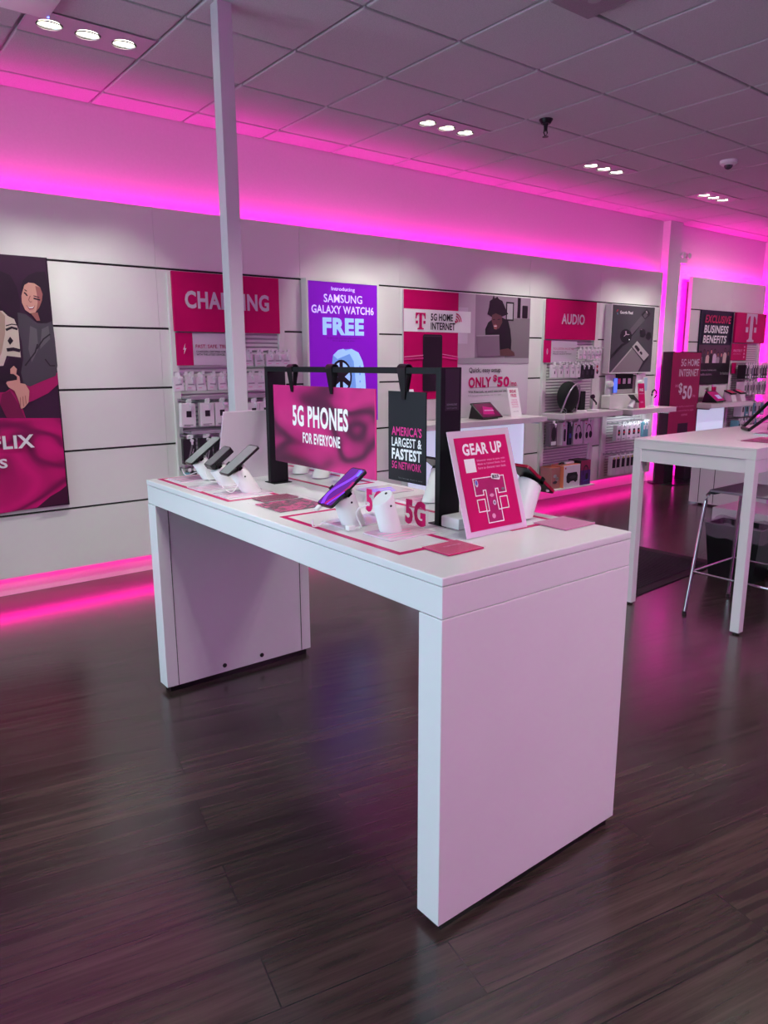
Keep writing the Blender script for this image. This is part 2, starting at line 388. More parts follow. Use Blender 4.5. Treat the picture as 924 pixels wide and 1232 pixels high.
# ---- ceiling fittings
def fixture(i, j, label, aim):
    x0 = TX+i*TS; y1 = TY-j*TS
    t = thing('ceiling_spotlight', label, 'ceiling light', (x0+TS/2, y1-.145, ZC-.008), group='recessed triple spotlights')
    FM = speckle(mat('fitting plate', (196, 170, 192), .45), 3, .97, 1)
    g = G(); hw = TS/2-.008; hd = .137
    xs = [-.18, 0, .18]; rr = .062
    # plate with three round openings
    bmv = g.bm
    g.use(FM)
    edges = [-hw]+[a for x in xs for a in (x-rr, x+rr)]+[hw]
    for a, b in zip(edges[::2], edges[1::2]): g.box(a, b, -hd, hd, 0, .006)
    for x in xs:
        n = 16
        for sgn in (1, -1):
            arc = [(x+rr*math.cos(math.pi*k/n), sgn*rr*math.sin(math.pi*k/n)) for k in range(n+1)]
            g.prism(arc+[(x-rr, sgn*hd), (x+rr, sgn*hd)], 0, .006, 'z')
    g.build('plate', None, t)
    for x in xs:
        c = G().use(BPLAST).lathe([(rr, .003), (rr, .0145), (.001, .0155)], 20, (x, 0, 0), True).build('recess_can', None, t, smooth=True)
        d = Vector((0, .12, -1)).normalized()
        p = Vector((x, .0, .004))
        k = G().cyl(p-d*.003, p, .05, .054, 24, caps=False).cyl(p-d*.002, p+d*.006, .054, .056, 24, caps=False).build('reflector_ring', SILVER, t, smooth=True, fixn=False)
        G().cyl(p-d*.006, p+d*.001, .049, .050, 24).build('bulb', LAMP, t)
        l = bpy.data.lights.new('spot', 'SPOT'); l.energy = aim[3]; l.color = (.90, 1.0, .88); l.spot_size = math.radians(aim[4]); l.spot_blend = .6; l.shadow_soft_size = .04
        o = bpy.data.objects.new('spot', l); COL.objects.link(o); o.parent = t; o.location = p+d*.012
        dv = Vector((aim[0]+x*.6, aim[1], aim[2]))
        o.rotation_euler = dv.to_track_quat('-Z', 'Y').to_euler()
    return t
aimw = (0, .41, -.9, 44, 56)
fixture(0, 1, 'triple spotlight fitting at far left of the ceiling above the couple poster', aimw)
fixture(4, 1, 'triple spotlight fitting in the ceiling nearest the sprinkler', aimw)
fixture(7, 1, 'triple spotlight fitting in the ceiling above the audio rack', aimw)
fixture(10, 1, 'farthest triple spotlight fitting in the ceiling above the pilaster', aimw)
aimd = (0, .25, -1, 15, 100)
fixture(1, 5, 'triple spotlight fitting above the near end of the display table', aimd)
fixture(5, 5, 'triple spotlight fitting above the high table', aimd)
aimf = (0, .8, -1, 52, 72)  # unseen fittings added behind the camera to fill the front-facing sides
fixture(0, 9, 'added unseen triple spotlight behind the camera on the left, for fill light', aimf)
fixture(3, 9, 'added unseen triple spotlight behind the camera on the right, for fill light', aimf)
fixture(2, 5, 'added unseen triple spotlight between the two tables, brightening the high table', (.62, .25, -1, 26, 60))  # added out of view to brighten the side of the high table
fixture(-1, 5, 'added unseen triple spotlight above left of the display table, brightening its far leg', (.3, .5, -.85, 42, 60))  # added out of view to lift the inner face of the far leg
fixture(13, 5, 'added unseen triple spotlight out to the right, brightening the navy poster panel', (0, .95, -.42, 70, 50))  # added out of view to light the shorter right panel
t = thing('sprinkler_head', 'dark metal fire sprinkler hanging from the ceiling', 'sprinkler', (4.171, 3.521, ZC-.008))
G().lathe([(.046, 0), (.046, -.006), (.03, -.03), (.02, -.03), (.02, 0)], 20).build('escutcheon', STEELD, t, smooth=True)
G().cyl((0, 0, -.03), (0, 0, -.075), .014, .011).build('body', STEELD, t, smooth=True)
g = G(); g.tube([(.012, 0, -.06), (.018, 0, -.085), (0, 0, -.108)], .004).tube([(-.012, 0, -.06), (-.018, 0, -.085), (0, 0, -.108)], .004); g.build('frame_arms', STEELD, t, smooth=True)
G().cyl((0, 0, -.108), (0, 0, -.112), .02).build('deflector', STEELD, t)
t = thing('dome_camera', 'small white dome security camera on the ceiling at right', 'security camera', (6.181, 3.284, ZC-.008))
G().lathe([(.068, 0), (.068, -.022), (.05, -.036), (.0, -.036)], 28).build('housing', WPLAST, t, smooth=True)
G().ball((0, 0, -.036), .034, (1, 1, .95)).build('dome', mat('smoked dome', (70, 60, 72), .08), t, smooth=True)
t = thing('wireless_access_point', 'white rounded ceiling device with a small blue light at top left', 'ceiling device', (1.0, 3.8, ZC-.008))
G().box(-.11, .11, -.13, .13, -.042, 0, bev=.018).build('housing', WPLAST, t, smooth=True)
G().ball((.1, .09, -.04), .006).build('status_light', mat('blue status light', (120, 130, 255), .3, emis=3), t)
t = thing('ceiling_speaker', 'flat square speaker grille in the ceiling at the top edge', 'speaker', (3.0, 2.28, ZC-.008))
G().box(-.14, .14, -.14, .14, -.018, 0, bev=.006).build('grille', speckle(mat('grille', (150, 128, 146), .5), 300, .8, 1.1), t)
G().cyl((.0, .0, -.018), (.0, .0, -.021), .03).build('badge', MGREY, t)
t = thing('emergency_light', 'small twin emergency light high on the back wall beside the pilaster', 'emergency light', (*onY(822, 312, 5.0)[:1], 5.02, onY(822, 312, 5.0)[2]))
G().box(-.09, .09, -.03, .05, -.05, .03, bev=.01).build('housing', WPLAST, t)
for s in (-1, 1): G().cyl((s*.06, -.03, .045), (s*.06, -.07, .04), .028, .034).build('lamp_head', WPLAST, t, smooth=True)

# ------------------------------------------------------------------ display table
TT = .98
t = thing('display_table', 'white waterfall display table in the centre of the floor', 'table', (1.51, 2.165, 0))
tx, ty = .385, .955
g = G(); g.box(-tx, tx, -ty, ty, TT-.022, TT, bev=.003); g.build('tabletop', WHITE, t)
g = G(); g.box(-tx+.0015, tx-.0015, -ty+.0015, ty-.0015, TT-.104, TT-.0235, bev=.002); g.build('apron', WHITE, t)
for s in (-1, 1):
    ya, yb = (-ty, -ty+.085) if s < 0 else (ty-.085, ty)
    l = G().box(-tx, tx, ya, yb, .028, TT-.1055, bev=.002).build('leg', WHITE, t)
    yi = yb if s < 0 else ya
    for xx in (-tx+.055, tx-.055):
        G().box(xx-.0012, xx+.0012, yi-.002, yi+.001 if s < 0 else yi+.0005, .03, TT-.106).build('panel_seam', GROOVE, l)
    for xx in (-.1, .1):
        yy = yi-.003 if s > 0 else yi+.003
        G().cyl((xx, yi, .062), (xx, yy, .062), .0105).build('fixing_hole', BPLAST, l)
    for xx in (-tx+.06, tx-.06):
        G().cyl((xx, (ya+yb)/2, 0), (xx, (ya+yb)/2, .03), .022, .018).build('foot', BPLAST, l)
    G().box(-tx+.02, tx-.02, ya+.012, yb-.012, .0, .0285).build('base_plinth', BPLAST, l)

# table mats with a magenta border
def tablemat(xa, xb, ya, yb, label):
    o = thing('counter_mat', label, 'mat', ((xa+xb)/2, (ya+yb)/2, TT+.0004), group='bordered table mats')
    hx, hy = (xb-xa)/2, (yb-ya)/2
    bx('sheet', WHITE, o, -hx, hx, -hy, hy, 0, .0008)
    g = G(); w_ = .02
    for a in ((-hx, hx, -hy, -hy+w_), (-hx, hx, hy-w_, hy), (-hx, -hx+w_, -hy+w_, hy-w_), (hx-w_, hx, -hy+w_, hy-w_)): g.box(*a, .0008, .0012)
    g.build('border', MAG, o)
tablemat(1.177, 1.403, 1.435, 2.06, 'white mat with magenta border at the near end of the table under the empty stand')
tablemat(1.165, 1.39, 2.41, 3.095, 'white mat with magenta border at the far end of the table under the grey phones')
tablemat(1.617, 1.843, 1.435, 2.06, 'white mat with magenta border on the far side near the sign holder')
tablemat(1.617, 1.843, 2.41, 3.095, 'white mat with magenta border on the far side behind the large hanging sign')

# black sign gantry
t = thing('sign_gantry', 'black goalpost frame standing on the display table', 'sign frame', (1.54, 2.165, TT))
for yy in (-.525, .525):
    G().box(-.043, .043, yy-.011, yy+.011, .003, .484, bev=.0015).build('upright', BLACK, t)
    G().box(-.043, .043, yy-.04, yy+.04, 0, .003).build('foot_plate', BLACK, t)
G().box(-.043, -.019, -.514, .514, .464, .484, bev=.0015).build('crossbar', BLACK, t)
# small white lines of writing near the top of the near upright
ww = thing('upright_sticker', 'small black sticker with fine white writing on the near black upright', 'sticker', (1.543, 1.6285, TT+.40))
bx('film', KPRINT, ww, -.028, .03, -.0004, 0, -.045, .08)
text(ww, 'DOWNLOAD', 0, -.03, .042, .006, mat('faded white print', (120, 118, 128), .5), y=-.0008)
text(ww, 'OUR APP TO LEARN MORE', 0, -.04, .042, .004, mat('faded white print', (120, 118, 128), .5), y=-.0008, bold=0)

def foldmat(name, base, dark, light, sc=2.6):
    m = bpy.data.materials.new(name); m.use_nodes = True; nt = m.node_tree; b = nt.nodes['Principled BSDF']; N = nt.nodes.new; Lk = nt.links.new
    tc = N('ShaderNodeTexCoord'); mp = N('ShaderNodeMapping'); mp.inputs['Rotation'].default_value = (.3, .75, 0); mp.inputs['Scale'].default_value = (1.0, 1, 1.9); Lk(tc.outputs['Object'], mp.inputs[0])
    n = N('ShaderNodeTexNoise'); n.inputs['Scale'].default_value = sc; n.inputs['Detail'].default_value = 1.5; n.inputs['Distortion'].default_value = .9; Lk(mp.outputs[0], n.inputs['Vector'])
    wv = N('ShaderNodeMath'); wv.operation = 'MULTIPLY'; wv.inputs[1].default_value = 26; Lk(n.outputs['Fac'], wv.inputs[0])
    sn = N('ShaderNodeMath'); sn.operation = 'SINE'; Lk(wv.outputs[0], sn.inputs[0])
    ma = N('ShaderNodeMapRange'); ma.inputs['From Min'].default_value = -1; Lk(sn.outputs[0], ma.inputs[0])
    r = N('ShaderNodeValToRGB'); e = r.color_ramp.elements; e[0].position = 0; e[0].color = (*lin(dark), 1); e[1].position = 1; e[1].color = (*lin(light), 1)
    q = e.new(.35); q.color = (*lin(base), 1); Lk(ma.outputs[0], r.inputs[0]); Lk(r.outputs[0], b.inputs['Base Color']); b.inputs['Roughness'].default_value = .38
    return m
FOLD = foldmat('magenta satin print', (160, 26, 98), (84, 20, 58), (200, 36, 120), 1.6)
FOLD2 = foldmat('deep magenta satin print', (190, 8, 104), (126, 6, 76), (212, 14, 118), 1.6)
def strap(parent, x, h0, h1):
    """loop of strap over the bar (local frame: x along bar, -y towards the viewer, z up); sign top at z=h0, bar centre at z=h1"""
    g = G(); w0, w1 = .020, .008
    for sgn in (-1, 1):
        yv = sgn*.014
        A = [(x-w0, yv, h1+.004), (x+w0, yv, h1+.004), (x+w1, sgn*.0035, h0-.025), (x-w1, sgn*.0035, h0-.025)]
        B = [(p[0], p[1]+sgn*.0025, p[2]) for p in A]
        va = [g.bm.verts.new(p) for p in A]; vb = [g.bm.verts.new(p) for p in B]
        g.bm.faces.new(va); g.bm.faces.new(vb[::-1])
        for i in range(4): g.bm.faces.new((va[i], vb[i], vb[(i+1) % 4], va[(i+1) % 4]))
    arc = [( .0152*math.cos(math.pi*k/10), h1+.003+.0152*math.sin(math.pi*k/10)) for k in range(11)]
    arc2 = [(1.17*a, h1+.003+1.17*(b-h1-.003)) for a, b in arc]
    g.prism(arc+arc2[::-1], x-w0, x+w0, 'x')
    return g.build('hanging_strap', BPLAST, parent)
BZ = TT+.474
t = thing('hanging_sign', 'magenta hanging sign reading 5G PHONES FOR EVERYONE', 'sign', (1.509, 2.308, 1.08), rz=-math.pi/2)
bx('board', FOLD, t, -.342, .342, -.002, .002, 0, .312, bev=.0005)
bx('edge_trim', MAGL, t, .3415, .344, -.003, .003, 0, .312)
text(t, '5G PHONES', -.005, .155, .38, .082, WPRINT, y=-.0028, bold=.035)
text(t, 'FOR EVERYONE', .005, .092, .255, .042, WPRINT, y=-.0028, bold=.03)
for xx in (-.19, .085): strap(t, xx, .312, BZ-1.08)
t = thing('hanging_sign', 'narrow charcoal hanging sign reading AMERICA\'S LARGEST & FASTEST 5G NETWORK', 'sign', (1.509, 1.8, 1.095), rz=-math.pi/2)
bx('board', KSIGN, t, -.094, .094, -.002, .002, 0, .293, bev=.0005)
MT = mat('bright magenta lettering', (226, 40, 140), .4)
text(t, "AMERICA'S", .0, .150, .150, .030, MT, y=-.0028, bold=.02)
text(t, 'LARGEST &', .0, .114, .150, .030, WPRINT, y=-.0028, bold=.02)
text(t, 'FASTEST', .0, .071, .150, .037, WPRINT, y=-.0028, bold=.04)
text(t, '5G NETWORK', .0, .040, .148, .025, MT, y=-.0028, bold=.015)
text(t, 'See coverage details in store', .02, .008, .12, .006, GREYP, y=-.0028, bold=0)
strap(t, -.012, .293, BZ-1.095)

# ---- phone stands and phones
TILT = math.radians(36)
def stand(name, label, x, y, side=-1, h=.115, rad=.034, yaw=0, top=WPLAST, lean=22):
    """slanted white anti-theft post; leans to `side` along X"""
    t = thing(name, label, 'phone stand', (x, y, TT+.006), rz=yaw+(0 if side < 0 else math.pi), group='slanted phone stands')
    ax = Vector((-math.sin(TILT), 0, math.cos(TILT)))
    la = Vector((-math.sin(math.radians(lean)), 0, math.cos(math.radians(lean)))); lu = Vector((la.z, 0, -la.x))
    g = G(); n = 28
    u = Vector((math.cos(TILT), 0, math.sin(TILT))); v = Vector((0, 1, 0))
    bot = []; topv = []
    for k in range(n):
        a = 2*math.pi*k/n; off = lu*math.cos(a)*rad+v*math.sin(a)*rad
        s = (-off.z)/la.z; bot.append(g.bm.verts.new(off+la*s))
        tc_ = la*(h/la.z); topv.append(off+la*((tc_-off).dot(ax)/la.dot(ax)))
    mid = [g.bm.verts.new(p-la*.004) for p in topv]; tp = [g.bm.verts.new((p-ax*0)*1) for p in topv]
    cen = la*(h/la.z)
    tp2 = []
    for q in tp: q.co = cen+(q.co-cen)*.93; tp2.append(q)
    for A, B in ((bot, mid), (mid, tp)):
        for k in range(n): g.bm.faces.new((A[k], A[(k+1) % n], B[(k+1) % n], B[k]))
    g.bm.faces.new(bot[::-1]); g.bm.faces.new(tp)
    g.build('post', top, t, smooth=True)
    G().cyl((cen+u*rad*.55), (cen+u*rad*.55+ax*.002), .004).build('release_button', BPLAST, t)
    G().ball(tuple(Vector((0, -rad, 0))+la*(h*.84)), .0035).build('lock_screw', BPLAST, t)
    return t, cen, ax, u
def phone(label, st, cen, ax, u, screen, slide=0.0, L=.158, Wd=.076, thick=.009, case=None, clampm=BPLAST, lift=.012, sidecase=None, face=True, roll=0):
    """phone lying in the plane of the post's end; u is the long axis"""
    base = Matrix.Translation(st.location)@Matrix.Rotation(st.rotation_euler[2], 4, 'Z')
    m = Matrix((u, Vector((0, 1, 0)), ax)).transposed().to_4x4(); m.translation = cen+ax*lift+u*slide
    ph = bpy.data.objects.new('smartphone', None); COL.objects.link(ph); ph.empty_display_size = .05
    ph.matrix_world = base@m@Matrix.Rotation(roll, 4, 'Z')
    setprops(ph, label, 'phone', 'phones on the display table')
    bm = mat('phone body dark', (18, 18, 22), .25) if case is None else case
    g = G(); P = rrect(-L/2, L/2, -Wd/2, Wd/2, .011); g.prism(P, 0, thick, 'z'); g.build('body', bm, ph)
    g = G(); P = rrect(-L/2+.004, L/2-.004, -Wd/2+.004, Wd/2-.004, .008); g.prism(P, thick, thick+.0006, 'z'); g.build('screen', screen, ph)
    return ph
def clamp(ph_cen, st, cen, ax, u, Wd=.076, lift=.012):
    g = G(); m = Matrix((u, Vector((0, 1, 0)), ax)).transposed().to_4x4(); m.translation = cen
    g.box(-.02, .02, -.02, .02, .0015, lift-.0005, mx=m)
    for s in (-1, 1):
        g.box(-.008, .008, s*.018 if s > 0 else -Wd/2-.006, Wd/2+.006 if s > 0 else -.018, .002, lift-.001, mx=m)
        g.box(-.008, .008, s*(Wd/2+.0035)-.0025, s*(Wd/2+.0035)+.0025, .002, lift+.012, mx=m)
    return g.build('clamp', BPLAST, st)
def cable(st, pts, r=.0022): 
    # smooth the path
    P = [Vector(p) for p in pts]; out = []
    for i in range(len(P)-1):
        p0 = P[max(0, i-1)]; p1 = P[i]; p2 = P[i+1]; p3 = P[min(len(P)-1, i+2)]
        for k in range(6):
            s = k/6; out.append(.5*((2*p1)+(p2-p0)*s+(2*p0-5*p1+4*p2-p3)*s*s+(3*p1-p0-3*p2+p3)*s**3))
    out.append(P[-1]); return G().tube(out, r, 6).build('cable', WPLAST, st, smooth=True)
def plate(label, x, y, sx, sy, pat, rz=0):
    o = thing('information_plate', label, 'info plate', (x, y, TT+.0014), rz, 'acrylic info plates')
    bx('acrylic_slab', mat('pale acrylic slab', (226, 205, 220), .08, spec=.6), o, -sx/2, sx/2, -sy/2, sy/2, 0, .0044, bev=.0006)
    g = G().use(pat)
    for k in range(3):
        zz = -sy*.32+k*sy*.2; g.face([(-sx*.42, zz, .0047), (sx*(.1+.1*k), zz, .0047), (sx*(.1+.1*k), zz+sy*.07, .0047), (-sx*.42, zz+sy*.07, .0047)])
    g.build('printed_lines', None, o, fixn=False)
    return o
plate('acrylic info plate under the farthest left phone stand', 1.305, 2.99, .21, .14, PINKP)
plate('acrylic info plate under the middle left phone stand', 1.275, 2.735, .20, .125, PINKP)
plate('acrylic info plate under the third phone stand beside the magenta card', 1.29, 2.53, .20, .125, PINKP)
plate('acrylic info plate under the violet phone', 1.325, 1.835, .175, .125, MGREY)
plate('acrylic info plate under the empty phone stand', 1.335, 1.625, .175, .13, PINKP)
plate('acrylic info plate on the far side beside the narrow hanging sign', 1.74, 1.99, .17, .125, PINKP)
plate('wide acrylic info plate behind the lower corner of the large hanging sign', 1.76, 2.235, .17, .16, SCREENL)
st1, c, a, u = stand('phone_stand', 'white slanted stand of the farthest left grey phone', 1.345, 2.93, lean=32, h=.088)
clamp(None, st1, c, a, u); phone('grey-screened phone on the farthest left stand', st1, c, a, u, SCREENG, slide=.04, L=.175)
cable(st1, [(-.12, .03, .05), (-.10, .035, .02), (-.05, .03, .03), (-.02, .02, .03)])
st2, c, a, u = stand('phone_stand', 'white slanted stand of the chunky dark phone', 1.33, 2.735, h=.078, lean=32)
clamp(None, st2, c, a, u, .07); phone('chunky dark phone on the middle left stand', st2, c, a, u, mat('dim dark screen', (96, 92, 98), .15, emis=.05), slide=.03, L=.118, Wd=.07, thick=.022)
cable(st2, [(-.10, .0, .07), (-.09, -.01, .03), (-.05, -.01, .02), (-.02, -.02, .04)])
st3, c, a, u = stand('phone_stand', 'white slanted stand of the grey phone nearest the magenta card', 1.325, 2.525, h=.096, lean=33)
clamp(None, st3, c, a, u, .08); phone('large grey-screened phone nearest the magenta card', st3, c, a, u, SCREENG, slide=.03, L=.168, Wd=.08)
cable(st3, [(-.14, -.0, .06), (-.115, -.01, .02), (-.085, -.01, .01), (-.06, -.02, .05), (-.045, -.03, .08)])
st4, c, a, u = stand('phone_stand', 'white slanted stand holding the violet phone', 1.295, 1.805, h=.098, rad=.036)
clamp(None, st4, c, a, u, .078)
pv = phone('phone with violet swirl screen', st4, c, a, u, SCREENV, L=.168, Wd=.078, slide=.012)
g = G()
def sw(p, wd, m, zz):
    g.use(m); g.face([(x, y, zz) for x, y in stroke(p, wd)])
cv = lambda f: [(-.078+.156*k/18, f(k/18)) for k in range(19)]
sw([p for p in cv(lambda s: .004+.022*math.sin(s*5+.3))], .013, SCREENL, .0099)
sw([p for p in cv(lambda s: -.018+.020*math.sin(s*4.6+2.2))][:13], .011, SCREENM, .0101)
sw([p for p in cv(lambda s: -.024+.016*math.sin(s*4.6+2.4))][:8], .007, SCREENL, .0102)
g.use(SCREENB); g.face([(.05, -.03, .0102), (.074, -.03, .0102), (.074, -.018, .0102), (.05, -.022, .0102)])
g.build('screen_swirl', None, pv, fixn=False)
G().box(-.107, -.086, .012, .028, .0, .009, bev=.002).build('charging_plug', WPLAST, pv)
cable(st4, [(-.135, .022, .028), (-.13, .03, .005), (-.10, .04, .002), (-.085, .03, .015), (-.05, .015, .02)])
st5, c, a, u = stand('phone_stand', 'empty white slanted stand with bare top beside the 5G letters', 1.325, 1.655, h=.104, rad=.033, lean=17)
cable(st5, [tuple(c+Vector((-.036, .02, -.02))), tuple(c+Vector((-.055, .04, -.03))), tuple(c+Vector((-.05, .06, -.055))), (-.06, .07, .01), (-.07, .085, .004), (-.045, .085, .004)], .0028)
G().box(-.1, -.075, .075, .095, .0, .014, bev=.002).build('cable_plug', WPLAST, st5)
for k, (yy, lb, hh) in enumerate(((2.83, 'white slanted stand on the far side beside the black upright', .1), (2.66, 'white slanted stand on the far side behind the left half of the large sign', .1), (2.46, 'white slanted stand on the far side behind the middle of the large sign', .1))):
    s_, c, a, u = stand('phone_stand', lb, 1.735, yy, side=1, h=hh, rad=.036)
    clamp(None, s_, c, a, u)
    phone(['black phone on the far side stand beside the black upright', 'black phone on the far side stand behind the left of the large sign', 'black phone on the far side stand behind the middle of the large sign'][k], s_, c, a, u, SCREENV)
s_, c, a, u = stand('phone_stand', 'white slanted stand on the far side half hidden by the near black upright', 1.735, 1.93, side=1, h=.1, rad=.034)
clamp(None, s_, c, a, u); phone('black phone half hidden behind the near black upright', s_, c, a, u, SCREENG)
s_, c, a, u = stand('phone_stand', 'white slanted stand behind the magenta sign holder', 1.775, 1.545, side=1, h=.108, rad=.04)
clamp(None, s_, c, a, u, .08); ph = phone('dark phone in a red case leaning behind the sign holder', s_, c, a, u, SCREENG, L=.17, Wd=.084, thick=.009, case=mat('red phone case', (150, 10, 48), .3))
G().ball((-.06, .03, -.003), .006).build('camera_lens', WPLAST, ph)
g = G(); g.prism(rrect(-.082, .082, -.0405, .0405, .01), -.002, -.0001, 'z'); g.build('back_panel', BPLAST, ph)

# ---- 5G letters on clear blocks
def letters(label, x, y):
    t = thing('acrylic_letter_sign', label, 'sign', (x, y, TT+.0012), rz=-math.pi/2+.0, group='5G acrylic signs')
    g = G().box(-.055, .055, -.002, .002, 0, .09, bev=.0005); g.build('clear_panel', ACRY, t)
    g = G().box(-.055, .055, -.03, .03, 0, .003, bev=.0005); g.build('clear_foot', ACRY, t)
    o = text(t, '5G', 0, .012, .095, .078, MAG, y=-.0035, bold=.05)
    return t
letters('magenta 5G letter sign behind the violet phone stand', 1.425, 1.86)
letters('magenta 5G letter sign right of the empty phone stand', 1.41, 1.638)

# ---- loose cards, brochure, box
def card(label, x, y, sx, sy, m, rz=0, nm='acrylic_card', z=.0014):
    t = thing(nm, label, 'card', (x, y, TT+z), rz, 'flat acrylic cards')
    bx('print', m, t, -sx/2, sx/2, -sy/2, sy/2, 0, .004, bev=.0005)
    bx('clear_cover', ACRY, t, -sx/2-.003, sx/2+.003, -sy/2-.003, sy/2+.003, .0042, .007)
    return t
c1 = card('magenta card lying at the near left corner of the table', 1.336, 1.397, .13, .108, MAG)
o = text(c1, 'COMPARE 5G', 0, 0, .06, .009, PINKP, bold=.02); o.rotation_euler = (-math.pi/2, 0, 0); o.location = (0, .0, .0058)
card('pale pink card lying at the right corner behind the sign holder', 1.818, 1.40, .145, .125, mat('dusty pink print', (205, 120, 165), .35), .0)
card('dark magenta card beside the third phone stand', 1.335, 2.36, .15, .085, MAGD, z=.0018)
t = thing('photo_brochure', 'clear-covered leaflet with a mottled magenta photo near the table edge', 'leaflet', (1.30, 2.205, TT+.0014), group=None)
CAMO = foldmat('mottled leaflet photo', (128, 40, 80), (52, 24, 44), (206, 40, 122), 14)
bx('leaflet', CAMO, t, -.085, .11, -.088, .088, 0, .003)
bx('clear_cover', ACRY, t, -.105, .13, -.11, .11, .0032, .006)
t = thing('charger_box', 'small white rounded box at the foot of the near black upright', 'box', (1.545, 1.578, TT+.0014), rz=0)
G().box(-.052, .052, -.04, .04, 0, .036, bev=.006).build('housing', WPLAST, t, smooth=True)
G().cyl((-.02, -.0402, .014), (-.02, -.042, .014), .0045).build('button', BPLAST, t)

# ---- slanted sign holders (the two ends of the table)
def holder(label, x, y, rz):
    t = thing('sign_holder', label, 'sign holder', (x, y, TT+.0006), rz)
    th = math.radians(-17)
    fr = G().box(-.139, .139, -.003, .0, 0, .372, bev=.0008).build('acrylic_frame', ACRYP, t, rot=(th, 0, 0)); fr.scale = (.93, 1, .845)
    G().box(-.139, .139, 0, .1, 0, .003).build('acrylic_foot', ACRY, t)
    G().box(-.137, .137, .0, .0018, .0, .37).build('white_back_sheet', LILAC, fr)
    return t, fr
t, fr = holder('slanted magenta GEAR UP sign holder at the near end of the table', 1.567, 1.448, 0)
bx('print_sheet', MAG, fr, -.117, .117, -.0044, -.0034, .02, .347)
yy = -.0046
text(fr, 'GEAR UP', 0.0, .283, .178, .042, WPRINT, y=yy, bold=.035)
for k, s in enumerate(('Discover ways to save with', 'Made to Upload Deals. Scan', 'here to discover new deals.')):
    text(fr, s, -.035, .257-.013*k, .128, .0085, PINKP, y=yy, bold=.012, align='l')
bx('code_patch', WPRINT, fr, -.091, -.045, -.0048, -.0045, .223, .271)
def outline(pts, wd):
    g = []
    n = len(pts)
    for i in range(n):
        a, b = pts[i], pts[(i+1) % n]; dx, dz = b[0]-a[0], b[1]-a[1]; l = math.hypot(dx, dz); nx, nz = -dz/l*wd/2, dx/l*wd/2; ex, ez = dx/l*wd/2, dz/l*wd/2
        g.append([(a[0]-ex+nx, a[1]-ez+nz), (b[0]+ex+nx, b[1]+ez+nz), (b[0]+ex-nx, b[1]+ez-nz), (a[0]-ex-nx, a[1]-ez-nz)])
    return g
MP = MAGD
T = [(-.076, .197), (.066, .197), (.066, .135), (.024, .135), (.024, .15), (.03, .088), (.044, .088), (.044, .042), (-.03, .042), (-.03, .088), (-.018, .088), (-.024, .15), (-.024, .135), (-.076, .135)]
T = [(-.07, .2), (.07, .2), (.07, .14), (.034, .14), (.034, .156), (.022, .156), (.022, .082), (.034, .082), (.034, .04), (-.034, .04), (-.034, .082), (-.022, .082), (-.022, .156), (-.034, .156), (-.034, .14), (-.07, .14)]
it = [(mat('shaded magenta print', (168, 10, 92), .4), T)]
for q in outline(T, .0035): it.append((WPRINT, q))
for x_ in (-.068, .034):
    for q in outline(rect(x_, x_+.034, .083, .125), .0035): it.append((WPRINT, q))
it += [(LILAC, ell(-.058, .183, .007, .013)), (BLUEP, ell(-.058, .185, .005, .009)), (PINKP, ell(0, .135, .01, .006)), (LILAC, ell(.006, .108, .007, .009)), (GREYP, ell(.006, .108, .004, .005)), (PINKP, ell(-.008, .062, .008, .009)), (GREYP, ell(.055, .152, .007, .005))]
it += [(WPRINT, rotpts(rrect(.012, .052, .189, .209, .006), .03, .2, -.2))]
art(fr, 'printed_picture', it, y0=yy-.0002, step=.00006)
o = text(fr, 'B2S', .031, .193, .03, .012, KPRINT, y=yy-.003, bold=.04)
t, fr = holder('slanted sign holder at the far end seen from its pale back', 1.475, 2.88, math.pi)
text(fr, 'HALLAH', .0, .20, .12, .026, mat('ghost print', (190, 160, 185), .4), y=.0, bold=.0).rotation_euler = (0, 0, math.pi)

# ------------------------------------------------------------------ wall graphics
def wallsign(name, label, cat, x0, x1, z0, z1, y=4.93, d=.018, m=WPRINT, group=None):
    """flat board; local origin at its lower left corner, front face at local y=0"""
    t = thing(name, label, cat, (x0, y, z0), group=group)
    bx('board', m, t, 0, x1-x0, 0, d, 0, z1-z0, bev=.001)
    return t
def L(t, u, v):
    p = onY(u, v, t.location[1]); return (p[0]-t.location[0], p[2]-t.location[2])
def PL(t, *uv): return [L(t, uv[i], uv[i+1]) for i in range(0, len(uv), 2)]

# couple poster at far left
t = wallsign('printed_poster', 'tall dark photo poster with a laughing seated couple and FLIX lettering, at far left', 'poster', -.35, 1.256, .578, 2.112, m=PLUM)
it = []
Q = lambda *uv: PL(t, *uv)
it.append((FOLD2, Q(-60, 503, 74.0, 503.0, 81.3, 604.5, -60, 628)))
# other person's knit and dark hair on the left
it.append((HAIR, Q(-60, 330, 0, 326, 12, 331, 20, 345, 24, 362, 24, 385, 10, 420, -60, 420)))
it.append((CREAM, Q(-60, 372, 3, 374, 9, 380, 17, 384, 22, 396, 24, 420, 25, 430, 8, 428, 2, 446, -60, 452)))
it.append((mat('printed tan knit', (176, 150, 132), .45), Q(-60, 370, 0, 374, 6, 380, 6, 402, 2, 424, -4, 438, -60, 440)))
it.append((KPRINT, stroke(Q(7, 397, 14, 394, 21, 396), .014))); it.append((KPRINT, stroke(Q(7, 392, 14, 390, 20, 391), .006)))
it.append((KPRINT, Q(12, 405, 16, 410, 12, 415, 9, 410))); it.append((KPRINT, stroke(Q(8, 421, 16, 420, 24, 422), .02)))
it.append((HAIR, Q(-60, 446, 4, 440, 12, 430, 26, 432, 28, 450, 10, 470, -60, 480)))
